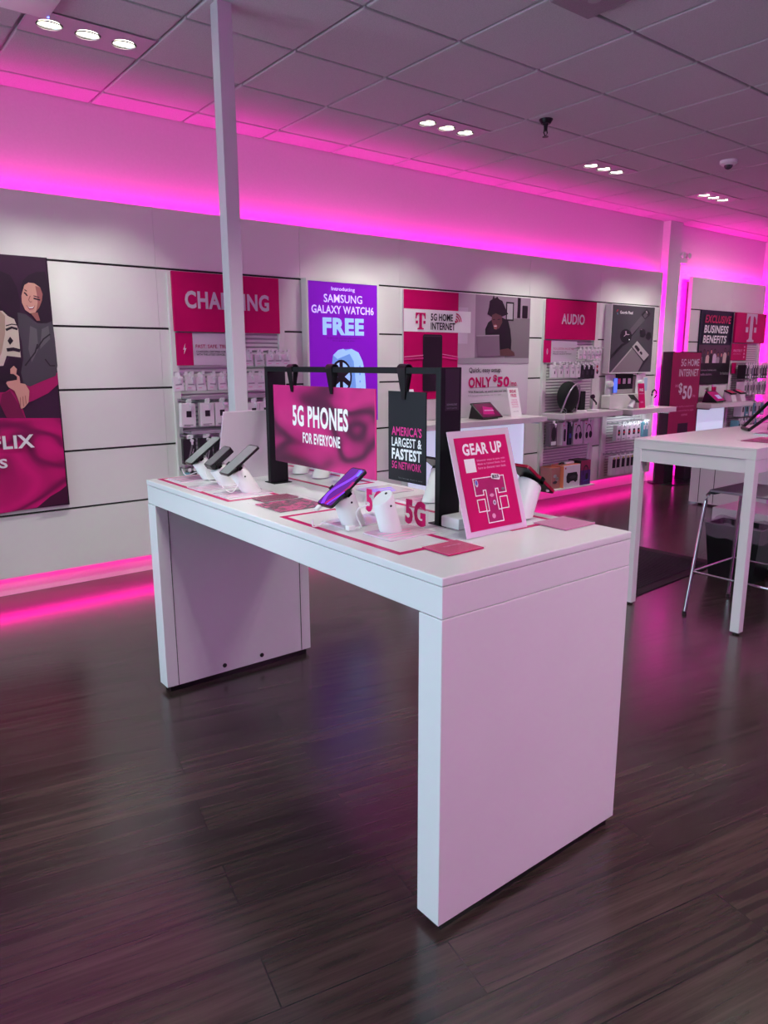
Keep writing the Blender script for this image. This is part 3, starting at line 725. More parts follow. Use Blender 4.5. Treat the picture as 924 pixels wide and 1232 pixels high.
# woman: hair, jacket, face, hands, legs
it.append((mat('printed magenta trousers', (168, 16, 92), .45), Q(-60, 472, 6, 472, 14, 466, 30, 463, 46, 459, 69, 448, 70, 462, 58, 473, 40, 482, 26, 487, 31, 503, 8, 503, -2, 482, -60, 490)))
it.append((mat('printed magenta shade', (120, 10, 66), .45), Q(0, 486, 2, 474, 12, 470, 22, 486, 30, 503, 8, 503)))
it.append((HAIR, Q(25, 346, 27, 338, 34, 331, 44, 327, 54, 327, 58, 340, 60, 360, 60, 376, 62, 388, 54, 392, 44, 386, 40, 376, 27, 352)))
it.append((JACKET, Q(21, 376, 31, 378, 38, 384, 45, 389, 56, 389, 63, 386, 66, 410, 69, 440, 67, 452, 52, 458, 36, 465, 28, 462, 25, 448, 28, 432, 26, 412, 22, 396)))
it.append((JACKL, Q(36, 392, 44, 396, 46, 420, 38, 436, 34, 420))); it.append((JACKL, Q(50, 396, 58, 392, 60, 408, 48, 420)))
it.append((KPRINT, stroke(Q(44, 420, 52, 408, 60, 402), .008))); it.append((KPRINT, stroke(Q(30, 440, 42, 424, 45, 414), .008))); it.append((KPRINT, stroke(Q(54, 432, 60, 440, 66, 440), .007)))
it.append((SKIND, Q(36, 376, 45, 376, 48, 386, 44, 386)))
it.append((SKIN, Q(27, 350, 29, 343, 34, 340, 41, 341, 48, 346, 51, 354, 50, 362, 47, 370, 42, 376, 36, 377, 30, 373, 26, 364, 25.5, 356)))
it.append((SKIND, Q(42, 344, 48, 346, 51, 354, 50, 362, 47, 370, 43, 375, 45, 364, 44, 354)))
it.append((HAIR, stroke(Q(28.5, 352, 30.5, 353.5, 32.5, 356), .008))); it.append((HAIR, stroke(Q(40, 359, 43.5, 360, 48, 361), .009)))
it.append((HAIR, stroke(Q(29, 348.5, 32, 350.5), .005))); it.append((HAIR, stroke(Q(40, 356, 47, 358), .005)))
it.append((SKIND, stroke(Q(36, 356, 34, 361, 36, 363.5, 38, 363), .005)))
it.append((mat('printed lips', (150, 60, 78), .45), Q(31, 367, 35, 369.5, 40, 369, 42, 367, 40, 371.5, 35, 372.5))); it.append((WPRINT, Q(32.5, 368.2, 35, 369.8, 39, 369.4, 41, 368, 39, 370.6, 35, 371)))
it.append((SKIN, Q(7, 461, 12, 452, 12, 444, 16, 440, 20, 444, 19, 450, 23, 453, 24, 461, 30, 462, 35, 470, 34, 484, 29, 490, 25, 492, 22, 482, 17, 470, 10, 466)))
it.append((KPRINT, Q(0, 449, 16, 450, 20, 453, 20, 457, 8, 459, 0, 458)))
for a in ((24, 490, 24, 478), (28, 489, 27, 477), (31, 486, 30, 476)): it.append((SKIND, stroke(Q(*a), .004)))
it.append((mat('printed dark corner', (66, 6, 48), .45), Q(60, 597, 72, 590, 80.5, 583, 81.2, 604.3, 44, 610.5)))
art(t, 'printed_picture', it)
a, b = L(t, 41.5, 538)
text(t, 'NETFLIX', a, b, .47, .082, WPRINT, y=-.012, bold=.03, align='r')
a, b = L(t, .5, 563.5); text(t, 'S', a+.04, b, .045, .058, WPRINT, y=-.012, bold=.03, align='r')
edge = bx('edge_profile', BPLAST, t, 1.606, 1.612, -.003, .02, 0, 1.534)

# ---- slat racks
def slat_rack(label, x0, x1, z0, z1, y=4.952, uprights=True, uw=.05, mt=WPANEL):
    t = thing('slatwall_rack', label, 'display rack', (x0, y, z0)); RX[0], RX[1] = x0, x1
    g = G(); n = int(round((z1-z0)/.03)); pz = (z1-z0)/n; pts = [(.0, 0)]
    for k in range(n):
        z = k*pz; pts += [(-.016, z+.001), (-.016, z+.017), (-.0015, z+.0185), (-.0015, z+pz)]
    pts += [(0, z1-z0)]
    g.prism(pts, 0, x1-x0, 'x'); g.build('slatted_panel', mt, t)
    g = G()
    for k in range(n): g.box(.001, x1-x0-.001, -.0045, -.0018, k*pz+.0186, k*pz+pz-.0002)
    g.build('slat_insert', mat('grey slat insert', (172, 164, 172), .4), t)
    if uprights:
        for xx in (-uw, x1-x0):
            G().box(xx, xx+uw, -.03, .0, 0, z1-z0, bev=.002).build('upright', WPANEL, t)
    return t
HOOKPROTO = {}; RX = [0, 0]
def hook(label, x, y0, z, ln, group=None):
    """peg hook pushed into the slats, with a price tip at its front end"""
    key = round(ln, 3); x = min(max(x, RX[0]-.035), RX[1]+.035); y0 = 4.921 if x < RX[0]+.014 or x > RX[1]-.014 else y0
    if key not in HOOKPROTO:
        t = thing('peg_hook', label, 'hook', (x, y0, z), 0, group)
        g = G(); g.cyl((0, .0, 0), (0, -ln, .004), .003, seg=8); g.box(-.012, .012, -.004, .0, -.014, .012); g.build('hook_rod', SILVER, t)
        G().box(-.011, .011, -ln-.003, -ln, -.006, .016).build('price_tip', WPLAST, t)
        HOOKPROTO[key] = t
    else:
        t = dup(HOOKPROTO[key], (x, y0, z), None, label)
        if group: t['group'] = group
    return t
def package(label, x, y, z0, w, h, d, body, pics=(), group=None, rz=0, ry=0, tag=True, name='hanging_package', cat='package', side=None):
    """boxed accessory: carton, printed front, hang tab, security tag"""
    t = thing(name, label, cat, (x, y, z0), rz, group); t.rotation_euler = (0, ry, rz)
    G().box(-w/2, w/2, -d/2, d/2, 0, h, bev=min(.003, d*.2)).build('carton', body, t)
    if pics:
        art(t, 'printed_picture', [(m, [(px*w, pz*h) for px, pz in pts]) for m, pts in pics], y0=-d/2-.0006)
    if tag:
        G().prism([(-.018, h-.002), (.018, h-.002), (.018, h+.022), (.007, h+.03), (-.007, h+.03), (-.018, h+.022)], -d/2+.001, -d/2+.002, 'y').build('hang_tab', WPRINT, t)
        g = G(); g.cyl((w*.18, -d/2-.012, h-.012), (w*.18, -d/2-.001, h-.012), .011, .013, 14); g.box(w*.18-.007, w*.18+.007, -d/2-.010, -d/2-.002, h-.042, h-.018, bev=.002)
        g.build('security_tag', WPLAST, t)
    return t
PIC_DARK = [(KPRINT, rect(-.17, .19, .42, .68)), (GREYP, rect(-.35, .3, .08, .11)), (GREYP, rect(-.35, .1, .04, .06))]
PIC_PLAIN = [(MGREY, rect(-.3, .3, .42, .5)), (PINKP, rect(-.3, .05, .2, .25))]
PINKCARTON = speckle(mat('pale carton', (230, 220, 226), .45), 5, .97, 1)

# ---- charging bay
rk = slat_rack('white slatted charging rack left of the violet lightbox', 2.065, 2.865, .18, 2.08)
for zz, nm in ((1.245, 'shelf_rail'), (1.008, 'shelf_rail')):
    G().box(.0, .8, -.17, -.02, zz-.18-.012, zz-.18, bev=.002).build(nm, mat('grey shelf rail', (150, 140, 152), .35), rk)
    G().box(.0, .8, -.174, -.17, zz-.18-.014, zz-.18+.010).build('price_strip', mat('grey price strip', (165, 152, 165), .3), rk)
t = wallsign('hanging_header', 'magenta header board reading CHARGING above the charging rack', 'sign', 2.037, 2.862, 1.692, 2.088, y=4.90, m=MAG)
a, b = L(t, 223, 373.5); a2, b2 = L(t, 323, 355)
text(t, 'CHARGING', (a+a2)/2+.0, .155, a2-a, .118, LILAC, bold=.035)
t = wallsign('shelf_card', 'white and magenta card reading FAST. SAFE. TRUSTED. under the charging header', 'sign', 2.042, 2.56, 1.462, 1.684, y=4.912, d=.006, m=LILAC)
art(t, 'printed_picture', [(MAG, rect(0, .125, 0, .222)), (WPRINT, [(.07, .15), (.052, .108), (.062, .108), (.055, .075), (.076, .118), (.065, .118)])])
text(t, 'FAST. SAFE. TRUSTED.', .145, .118, .33, .026, mat('magenta lettering', (190, 20, 100), .45), bold=.01, align='l', slant=0)
text(t, 'CHARGERS CERTIFIED FOR USE', .148, .088, .26, .014, KPRINT, bold=.01, align='l')
text(t, 'WITH THE LATEST DEVICES.', .148, .068, .22, .014, KPRINT, bold=.01, align='l')
def row(xs, n_label, group, zb, w, h, d, y, body, pics, where, hz=None, jitter=0, name='hanging_package', cat='package', tag=True):
    proto = None
    for k, x in enumerate(xs):
        lab = ('%s %s' % (ORD[k], n_label)) if k < len(xs)-1 or len(xs) < 3 else 'last '+n_label
        rz = random.uniform(-jitter, jitter); ry = random.uniform(-jitter, jitter)
        if proto is None:
            proto = package(lab, x, y, zb, w, h, d, body, pics, group, rz, ry, tag, name, cat); o = proto
        else:
            o = dup(proto, (x, y, zb), None, lab); o.rotation_euler = (0, ry, rz)
        if hz is not None: hook('%s peg hook from the left, %s' % (ORD[k], where), x, 4.935, zb+hz, 4.935-y+.045, 'peg hooks, '+where)
row([2.53, 2.62, 2.71, 2.775, 2.845], 'small white charger box from the left, top row past the post', 'small charger boxes in the top right row', 1.452, .075, .088, .03, 4.80, PINKCARTON, PIC_PLAIN, 'top row of the charging rack right of the post', hz=.108, jitter=.06)
row([2.0, 2.08, 2.16, 2.24, 2.32, 2.40], 'tilted white charger box from the left, upper row before the post', 'tilted charger boxes in the upper left row', 1.29, .072, .098, .028, 4.80, PINKCARTON, PIC_PLAIN, 'upper row of the charging rack left of the post', hz=.118, jitter=.1)
row([2.545, 2.625], 'white charger box, middle row just right of the post', 'charger boxes in the middle row right of the post', 1.285, .085, .105, .03, 4.80, PINKCARTON, PIC_PLAIN, 'middle row right of the post', hz=.125, jitter=.04)
row([2.045, 2.185, 2.297, 2.42], 'tall white box from the left, lower row before the post', 'tall boxes with a black square left of the post', 1.046, .102, .162, .05, 4.795, PINKCARTON, PIC_DARK, 'lower row of the charging rack left of the post', hz=.178, jitter=.05)
row([2.55, 2.645], 'tall white box with black square just right of the post, lower row', 'tall boxes with a black square right of the post', 1.068, .095, .13, .05, 4.795, PINKCARTON, PIC_DARK, 'lower row just right of the post', hz=.148, jitter=.04)
BLKCART = speckle(mat('black carton', (26, 26, 30), .4), 5, .9, 1.1)
row([2.045, 2.17, 2.285], 'black boxed power bank from the left, behind the grey phones', 'black boxed power banks', .79, .095, .175, .035, 4.80, BLKCART, [(GREYP, [(-.2, .1), (-.08, .1), (.25, .75), (.12, .75)]), (MGREY, [(.0, .12), (.07, .12), (.33, .6), (.26, .6)])], 'bottom row of the charging rack', hz=.19, jitter=.05)
for k, (x, m, nm) in enumerate(((2.02, TEAL, 'teal'), (2.07, KPRINT, 'black'), (2.12, WPRINT, 'white'), (2.17, MAG, 'magenta'), (2.22, MGREY, 'grey'))):
    package(nm+' small packet at the bottom of the charging rack', x, 4.80, .655, .042, .075+.008*(k % 3), .02, m, [(WPRINT, rect(-.3, .3, .2, .4)), (GREYP, rect(-.3, .3, .55, .65))], 'small packets at the bottom of the charging rack', tag=False, name='small_packet')
    hook('silver peg hook with the small %s packet, bottom of the charging rack' % nm, x, 4.935, .745, .15)

# ---- lightboxes
def lightbox(label, x0, x1, z0, z1, yf, film, fw=.018):
    t = thing('lightbox', label, 'lightbox sign', (x0, yf, z0))
    W, H = x1-x0, z1-z0; d = 4.948-yf
    g = G()
    for a in ((0, fw, 0, H), (W-fw, W, 0, H), (fw, W-fw, 0, fw), (fw, W-fw, H-fw, H)): g.box(a[0], a[1], 0, d, a[2], a[3])
    g.build('frame', WPANEL, t)
    bx('film', film, t, fw, W-fw, .004, d, fw, H-fw)
    return t
t = lightbox('violet lit lightbox advertising a free smart watch', 3.085, 3.785, .985, 2.108, 4.875, LBV)
W, H = .70, 1.123
y_ = .0034
text(t, 'Introducing', .345, 1.035, .225, .036, LBL, y=y_-.002, bold=.015)
text(t, 'SAMSUNG', .345, .952, .37, .062, LBL, y=y_-.002, bold=.012)
text(t, 'GALAXY WATCH6', .345, .868, .60, .062, LBL, y=y_-.002, bold=.02)
text(t, 'FREE', .345, .705, .40, .132, LBB, y=y_-.002, bold=.05)
LBG = mat('dim lightbox small print', (70, 20, 120), .4, emis=.3)
text(t, 'Via bill credits when you add a watch line', .345, .675, .33, .012, LBG, y=y_-.002, bold=0)
text(t, 'on a qualifying plan.', .345, .655, .22, .012, LBG, y=y_-.002, bold=0)
it = [(LBB2, [(.33, .20), (.30, .30), (.25, .38), (.225, .47), (.24, .55), (.29, .59), (.42, .60), (.49, .57), (.53, .50), (.55, .42), (.56, .30), (.555, .16), (.50, .10), (.42, .09)]),
      (LBB, [(.34, .58), (.42, .60), (.49, .57), (.53, .50), (.55, .42), (.56, .30), (.555, .16), (.50, .10), (.44, .09), (.46, .3), (.44, .5), (.40, .56)]),
      (LBB, [(.24, .55), (.29, .59), (.34, .60), (.40, .56), (.28, .52)]),
      (KPRINT, ell(.315, .38, .105, .135)), (LBB, ell(.315, .38, .088, .116)), (KPRINT, ell(.315, .38, .02, .03))]
for k in range(6):
    an = math.pi/2+k*math.pi/3
    it.append((KPRINT, [(.315+.02*math.cos(an-.9), .38+.03*math.sin(an-.9)), (.315+.105*math.cos(an-.16), .38+.135*math.sin(an-.16)), (.315+.105*math.cos(an+.16), .38+.135*math.sin(an+.16)), (.315+.02*math.cos(an+.9), .38+.03*math.sin(an+.9))]))
for zz in (.46, .40, .34, .28, .22): it.append((LBB2, ell(.50, zz, .007, .01, 10)))
art(t, 'printed_picture', it, y0=.0036, step=.0002)

# ---- home internet bay
t = wallsign('printed_poster', 'wide home internet poster with a man at a laptop and ONLY $50 offer', 'poster', 4.092, 5.712, .962, 2.085, y=4.93, d=.02, m=mat('pale poster paper', (212, 202, 212), .45))
it = [(MAG, rect(0, .643, .83, 1.123)), (MAG, rect(0, .643, .19, .83)), (mat('poster room wall', (150, 128, 146), .45), rect(.643, 1.62, .497, 1.123)),
      (mat('poster pale wall', (190, 172, 186), .45), rect(.643, .86, .497, 1.123)), (mat('poster window', (206, 192, 206), .45), rect(.643, .765, .68, 1.0)),
      (mat('poster sofa', (120, 108, 116), .45), [(1.27, .497), (1.27, .92), (1.62, .93), (1.62, .497)]),
      (KPRINT, rect(1.27, 1.38, .9, 1.075)), (MGREY, rect(1.285, 1.365, .915, 1.06)), (HAIR, rect(1.43, 1.475, .93, 1.12)), (HAIR, rrect(1.5, 1.58, .93, 1.05, .01)), (MGREY, rect(.643, 1.62, .497, .55)), (WPRINT, rect(0, .80, .775, .965))]
Q = lambda *uv: PL(t, *uv)
it += [(KPRINT, Q(584, 410, 583.5, 396, 587, 388, 592, 384, 604, 382, 611, 386, 613.5, 396, 615, 410, 614, 424, 590, 423)),
       (HAIR, Q(586, 378, 588, 370, 589, 362, 592, 360, 593.5, 355, 595, 359, 598, 357, 600, 360, 604, 362, 606, 367, 609, 374, 611, 378, 606, 380, 600, 383, 592, 382, 589, 380)),
       (BROWNS, Q(591.5, 379, 596, 377, 603, 380, 604, 388, 600, 395, 596, 397, 593, 392, 591, 386)),
       (SKIND, Q(593, 391, 596, 390, 598, 392, 597, 396, 594, 396)), (WPRINT, stroke(Q(594, 392.4, 597, 392.2), .006)),
       (KPRINT, stroke(Q(592.5, 384.5, 595, 384.5), .008)), (KPRINT, stroke(Q(598, 384.5, 601.5, 384), .008)),
       (BROWNS, Q(600, 421, 611, 419, 618, 424, 619, 428, 601, 428)), (mat('printed laptop lid', (128, 106, 124), .45), Q(572.5, 404, 600, 403.5, 601, 428.5, 574, 429)), (mat('printed laptop edge', (170, 150, 165), .45), stroke(Q(572.5, 404, 600, 403.5), .01))]
it += [(KPRINT, rrect(.215, .445, .26, .755, .02)), (DGREY, rect(.225, .435, .70, .745)), (KPRINT, rect(.228, .432, .3, .735)), (PINKP, stroke([(.0, .56), (.22, .575)], .006)), (PINKP, stroke([(.445, .585), (.643, .56)], .006)), (MAGL, stroke([(.0, .54), (.22, .55)], .014)), (MAGL, stroke([(.445, .56), (.643, .54)], .014)),
       (KPRINT, stroke([(.0, .188), (.643, .188)], .002))]
it += tlogo(.185, .795, .14, MAG)
for r_ in (.028, .05, .072):
    it.append((MAG, stroke([(.60+r_*math.cos(math.radians(a_)), .865+r_*1.05*math.sin(math.radians(a_))) for a_ in range(5, 86, 10)], .011)))
it.append((MAG, ell(.605, .87, .011, .012)))
it.append((GREYP, rect(.80, 1.42, .275, .279)))
art(t, 'printed_picture', it)
text(t, '5G HOME', .305, .872, .265, .062, KPRINT, y=-.008, bold=.022, align='l')
text(t, 'INTERNET', .305, .796, .295, .062, KPRINT, y=-.008, bold=.022, align='l')
text(t, 'Quick, easy setup.', .79, .405, .44, .058, KPRINT, y=-.004, bold=.008, align='l')
text(t, 'ONLY', .785, .275, .305, .10, MAG, y=-.004, bold=.04, align='l')
text(t, '$', 1.115, .32, .055, .075, MAG, y=-.004, bold=.03, align='l')
text(t, '50', 1.175, .275, .17, .10, MAG, y=-.004, bold=.04, align='l')
text(t, '/mo.', 1.352, .28, .11, .055, MAG, y=-.004, bold=.012, align='l')
text(t, 'With Price Lock, we won\'t raise your rate for internet.', .785, .222, .68, .028, KPRINT, y=-.004, bold=.016, align='l')
text(t, 'Price lock guarantees the base rate. Fees apply.', .785, .195, .45, .016, GREYP, y=-.004, bold=.0, align='l')

def shelf(name, label, x0, x1, yf, zt, th, light=False, notch=.0):
    t = thing(name, label, 'shelf', (x0, yf, zt))
    G().box(0, x1-x0, 0, 4.921-yf, -th, 0, bev=.002).build('shelf_board', COUNTER, t)
    for xx in (.06, x1-x0-.06): G().box(xx-.01, xx+.01, .05, 4.921-yf, -th-.02, -th-.0003).build('bracket', SILVER, t)
    if light:
        G().box(.05, x1-x0-.05, .10, .16, -th-.012, -th-.0003).build('light_profile', SILVER, t)
        bx('light_strip', mat('shelf strip light', (225, 240, 255), .4, emis=2.5), t, .06, x1-x0-.06, .11, .15, -th-.014, -th-.0121)
        l = bpy.data.lights.new('shelf_light', 'AREA'); l.shape = 'RECTANGLE'; l.size = x1-x0-.15; l.size_y = .06; l.energy = 2; l.color = (.85, .95, 1)
        o = bpy.data.objects.new('shelf_light', l); COL.objects.link(o); o.parent = t; o.location = ((x1-x0)/2, .13, -th-.016); o.rotation_euler = (math.radians(30), 0, 0)
    return t
shelf('display_counter', 'long white counter under the home internet poster', 3.96, 5.575, 4.55, .962, .05)
def litpanel(label, x0, x1, z0, z1):
    t = thing('backlit_panel', label, 'light panel', (x0, 4.87, z0))
    bx('diffuser', LBW, t, .012, x1-x0-.012, 0, .06, .012, z1-z0-.012)
    g = G(); W, H = x1-x0, z1-z0
    for a in ((0, .012, 0, H), (W-.012, W, 0, H), (.012, W-.012, 0, .012), (.012, W-.012, H-.012, H)): g.box(a[0], a[1], -.004, .078, a[2], a[3])
    g.build('frame', WPANEL, t)
    return t
litpanel('glowing white panel below the long counter', 4.08, 5.62, .19, .89)
def table_card(label, x, y, z, w, h, m, lines, lean=.25, rz=0):
    t = thing('leaflet_stand', label, 'sign card', (x, y, z+.0006), rz, 'small upright offer cards')
    c = G().box(-w/2, w/2, -.002, .0, 0, h, bev=.0005).build('card', m, t, rot=(-lean, 0, 0))
    G().box(-w/2, w/2, .0, .07, 0, .003).build('foot', ACRY, t)
    for (s, zz, ww, hh, mm) in lines: text(c, s, 0, zz*h, ww*w, hh*h, mm, y=-.0026, bold=.03)
    return t
PT = mat('magenta small print', (196, 20, 96), .45)
table_card('white BREAK FREE offer card on the counter right of the tablet', 5.35, 4.74, .962, .15, .275, WPRINT, [('BREAK', .83, .62, .11, PT), ('FREE', .68, .52, .11, PT), ('FROM YOUR', .55, .5, .055, PINKP), ('INTERNET', .47, .62, .055, PINKP), ('PROVIDER', .39, .6, .055, PINKP), ('CONTRACTS', .31, .62, .05, PINKP), ('ask us how', .16, .5, .03, MGREY)])
table_card('white offer card with pink lines behind the narrow hanging sign', 3.98, 4.68, .962, .15, .30, WPRINT, [('TURN IT', .64, .8, .075, PT), ('ON IN 5', .53, .8, .075, PT), ('MINUTES', .43, .7, .06, PINKP), ('no contract', .3, .8, .04, GREYP)], rz=.0)
t = thing('counter_tablet', 'black tablet on a wedge stand on the long counter', 'tablet', (4.915, 4.72, .9626), rz=.12)
g = G(); g.prism([(-.06, 0), (.13, 0), (.10, .12), (.085, .125)], -.1, .1, 'x'); g.build('wedge_stand', BPLAST, t)
th = math.atan2(.125, .145)
sc = G().box(-.15, .15, 0, .20, 0, .012, bev=.003).build('tablet_body', BPLAST, t, loc=(0, -.07, .006), rot=(th, 0, 0))
bx('screen', mat('maroon lit screen', (96, 30, 66), .12, emis=.25), sc, -.13, .13, .016, .184, .0121, .0127)
g = G().use(SCREENM); g.face([(-.1, .05, .0131), (.06, .04, .0131), (.1, .12, .0131), (-.02, .15, .0131)]); g.use(mat('pale screen streak', (190, 150, 190), .2, emis=.2)); g.face([(-.05, .09, .0133), (.09, .085, .0133), (.09, .095, .0133), (-.04, .102, .0133)]); g.build('screen_picture', None, sc, fixn=False)
t = thing('gateway_unit', 'black device with a red edge beside the near black upright on the counter', 'device', (4.50, 4.76, .9626), rz=.5)
G().prism(rrect(-.045, .045, 0, .21, .012), -.05, .04, 'y').build('housing', BPLAST, t)
G().prism(rrect(-.049, .049, -.0, .214, .014), .0402, .05, 'y').build('red_back', RED, t)
G().box(.03, .085, -.02, -.01, .20, .212).build('red_flap', RED, t, rot=(0, .7, 0), loc=(-.11, 0, .085))
for k in range(3): G().box(-.02, .015, -.0512, -.0502, .07+.015*k, .076+.015*k).build('indicator', DGREY, t)

# ---- audio bay
rk = slat_rack('white slatted audio rack right of the home internet poster', 5.985, 6.76, .16, 2.08, uw=.06)
t = wallsign('hanging_header', 'magenta header board reading AUDIO above the audio rack', 'sign', 5.93, 6.74, 1.70, 2.09, y=4.90, m=MAG)
a, b = L(t, 675.5, 391.5); a2, b2 = L(t, 703.5, 380); text(t, 'AUDIO', (a+a2)/2, .152, a2-a, .105, LILAC, bold=.02)
t = wallsign('shelf_card', 'pale card with a magenta end under the audio header', 'sign', 5.912, 6.45, 1.468, 1.69, y=4.912, d=.006, m=LILAC)
art(t, 'printed_picture', [(MAG, rect(0, .12, 0, .222)), (PINKP, ell(.06, .11, .012, .03)), (MGREY, ell(.06, .11, .006, .02))])
text(t, 'TO LISTEN IN STYLE', .15, .128, .34, .02, mat('magenta lettering', (190, 20, 100), .45), bold=.0, align='l')
text(t, 'FIND HEADPHONES AND', .15, .10, .22, .013, KPRINT, bold=.0, align='l'); text(t, 'SPEAKERS FOR EVERY MOMENT', .15, .08, .3, .013, KPRINT, bold=.0, align='l')
row([6.36, 6.43, 6.50, 6.57, 6.63, 6.69], 'small earphone packet from the left, top row of the audio rack', 'earphone packets in the top row', 1.50, .055, .095, .018, 4.80, PINKCARTON, PIC_PLAIN, 'top row of the audio rack', hz=.112, jitter=.06)
row([5.93, 6.03, 6.13, 6.225, 6.315], 'white earphone box from the left, second row of the audio rack', 'white earphone boxes in the second row', 1.315, .085, .13, .03, 4.79, PINKCARTON, [(KPRINT, rect(-.02, .12, .3, .52)), (MGREY, rect(-.3, .3, .72, .78))], 'white box end of the audio rack second row', hz=.148, jitter=.07)
row([6.385, 6.465, 6.545], 'black earphone pouch from the left, second row of the audio rack', 'black earphone pouches', 1.30, .078, .14, .03, 4.79, BLKCART, [(DGREY, rect(-.2, .2, .3, .6))], 'black pouch end of the audio rack second row', hz=.156, jitter=.08)
package('white packet with red earphones at the right end of the audio rack', 6.64, 4.79, 1.30, .075, .17, .02, PINKCARTON, [(RED, ell(0, .72, .2, .1)), (KPRINT, ell(.05, .4, .22, .13)), (RED, ell(-.05, .5, .12, .08))], None)
hook('silver peg hook carrying the red earphones packet', 6.64, 4.935, 1.488, .19)
shelf('display_shelf', 'white shelf of the audio rack with the round speaker', 5.94, 6.93, 4.63, .957, .052)
ZS = .9576
t = thing('portable_speaker', 'round black fabric speaker with a silver carrying hoop', 'speaker', (6.17, 4.78, ZS), rz=.0)
G().ball((0, 0, .165), .16, (.95, .5, .98), 28).build('body', BFABRIC, t, smooth=True)
G().lathe([(.06, 0), (.06, .012), (.045, .016), (.03, .03)], 24).build('foot', BPLAST, t, smooth=True)
arc = [(-.17, -.05, .01), (-.15, -.06, .06), (-.115, -.07, .15), (-.07, -.075, .22), (-.01, -.075, .275), (.05, -.07, .295), (.09, -.06, .29), (.125, -.05, .26), (.135, -.04, .2), (.135, -.03, .12), (.13, -.02, .05), (.115, -.02, .015)]
P = [Vector(p) for p in arc]; out = []
for i in range(len(P)-1):
    for k in range(4): out.append(P[i].lerp(P[i+1], k/4))
out.append(P[-1])
g = G()
g.tube(out, .0085, 10); g.build('carrying_hoop', SILVER, t, smooth=True)
t = thing('smart_speaker', 'black upright rectangular speaker on a white base beside the hoop speaker', 'speaker', (6.39, 4.79, ZS))
G().lathe([(.075, 0), (.075, .012), (.055, .02), (0, .02)], 24).build('base', WPLAST, t, smooth=True)
G().prism(rrect(-.038, .038, .021, .215, .008), -.035, .035, 'y').build('body', BFABRIC, t)
t = thing('watch_charger', 'small watch on a white charging stand on the audio shelf', 'charger', (6.62, 4.80, ZS))
G().lathe([(.07, 0), (.07, .01), (.05, .018), (0, .018)], 24).build('base', WPLAST, t, smooth=True)
G().tube([(0, .01, .016), (.01, .01, .06), (-.01, 0, .11), (-.03, -.01, .14)], .011, 10).build('neck', SILVER, t, smooth=True)
G().cyl((-.045, -.02, .15), (-.05, -.04, .155), .024).build('watch_face', BPLAST, t, smooth=True)
G().tube([(-.03, -.02, .13), (.0, -.03, .10), (.02, -.03, .085), (.035, -.02, .07)], .009, 8).build('watch_strap', STEELD, t, smooth=True)
t = thing('coiled_cable', 'thin grey cable loop at the left end of the audio shelf', 'cable', (5.975, 4.665, ZS))
G().tube([(.025*math.cos(a_), .02*math.sin(a_), .004+.06*abs(math.sin(a_*.5))) for a_ in [k*.35 for k in range(18)]], .0035, 6).build('cable_loop', GPLAST, t, smooth=True)
for k, (x, w_, d_, m, pic, lab) in enumerate((
    (5.905, .11, .06, mat('clear bag with dark cable', (96, 78, 92), .3), [(KPRINT, ell(0, .55, .35, .3)), (WPRINT, rect(-.35, .35, .06, .22))], 'clear bag with a dark coiled cable hanging at the left of the audio rack'),
    (6.075, .075, .07, PINKCARTON, [(KPRINT, rrect(-.22, .22, .18, .72, .12)), (RED, rect(-.3, -.12, .85, .9))], 'narrow white speaker box hanging left of the headphone boxes'),
    (6.165, .055, .07, mat('navy carton', (36, 34, 58), .4), [(BLUEP, rect(-.3, .3, .3, .5)), (DGREY, rect(-.3, .3, .6, .8))], 'dark blue box squeezed between the speaker box and headphone boxes'))):
    package(lab, x, 4.76, .63, w_, .235, d_, m, pic, None); hook('silver peg hook carrying the '+('cable bag', 'narrow speaker box', 'dark blue box')[k], x, 4.935, .885, .2)
HP = [(GREYP, stroke([(.0+.26*math.cos(math.radians(a_)), .55+.28*math.sin(math.radians(a_))) for a_ in range(-20, 200, 20)], .06)), (KPRINT, stroke([(.0+.26*math.cos(math.radians(a_)), .55+.28*math.sin(math.radians(a_))) for a_ in range(-20, 200, 20)], .045)), (KPRINT, ell(-.22, .36, .15, .15)), (KPRINT, ell(.2, .38, .17, .16)), (RED, rect(-.4, -.26, .86, .9))]
for x, lab in ((6.30, 'left white headphone box hanging under the audio shelf'), (6.475, 'right white headphone box hanging under the audio shelf')):
    package(lab, x, 4.76, .63, .155, .235, .07, PINKCARTON, HP, 'white headphone boxes'); hook('silver peg hook carrying the '+lab.split(' ')[0]+' headphone box', x, 4.935, .885, .2)
def carton(label, x, y, z, w, h, d, front, top, pics, sidem=None):
    t = thing('product_carton', label, 'box', (x, y, z), group=None)
    g = G(); g.use(front).box(-w/2, w/2, -d/2, d/2, 0, h, bev=.002); g.use(top).box(-w/2+.002, w/2-.002, -d/2+.002, d/2-.002, h, h+.0015)
    if sidem: g.use(sidem).box(-w/2-.0015, -w/2, -d/2+.002, d/2-.002, .002, h-.002)
    g.build('carton', None, t); art(t, 'printed_picture', [(m, [(px*w, pz*h) for px, pz in q]) for m, q in pics], y0=-d/2-.0006); return t
CLAM = mat('clear blister with contents', (200, 130, 130), .15, alpha=.75)
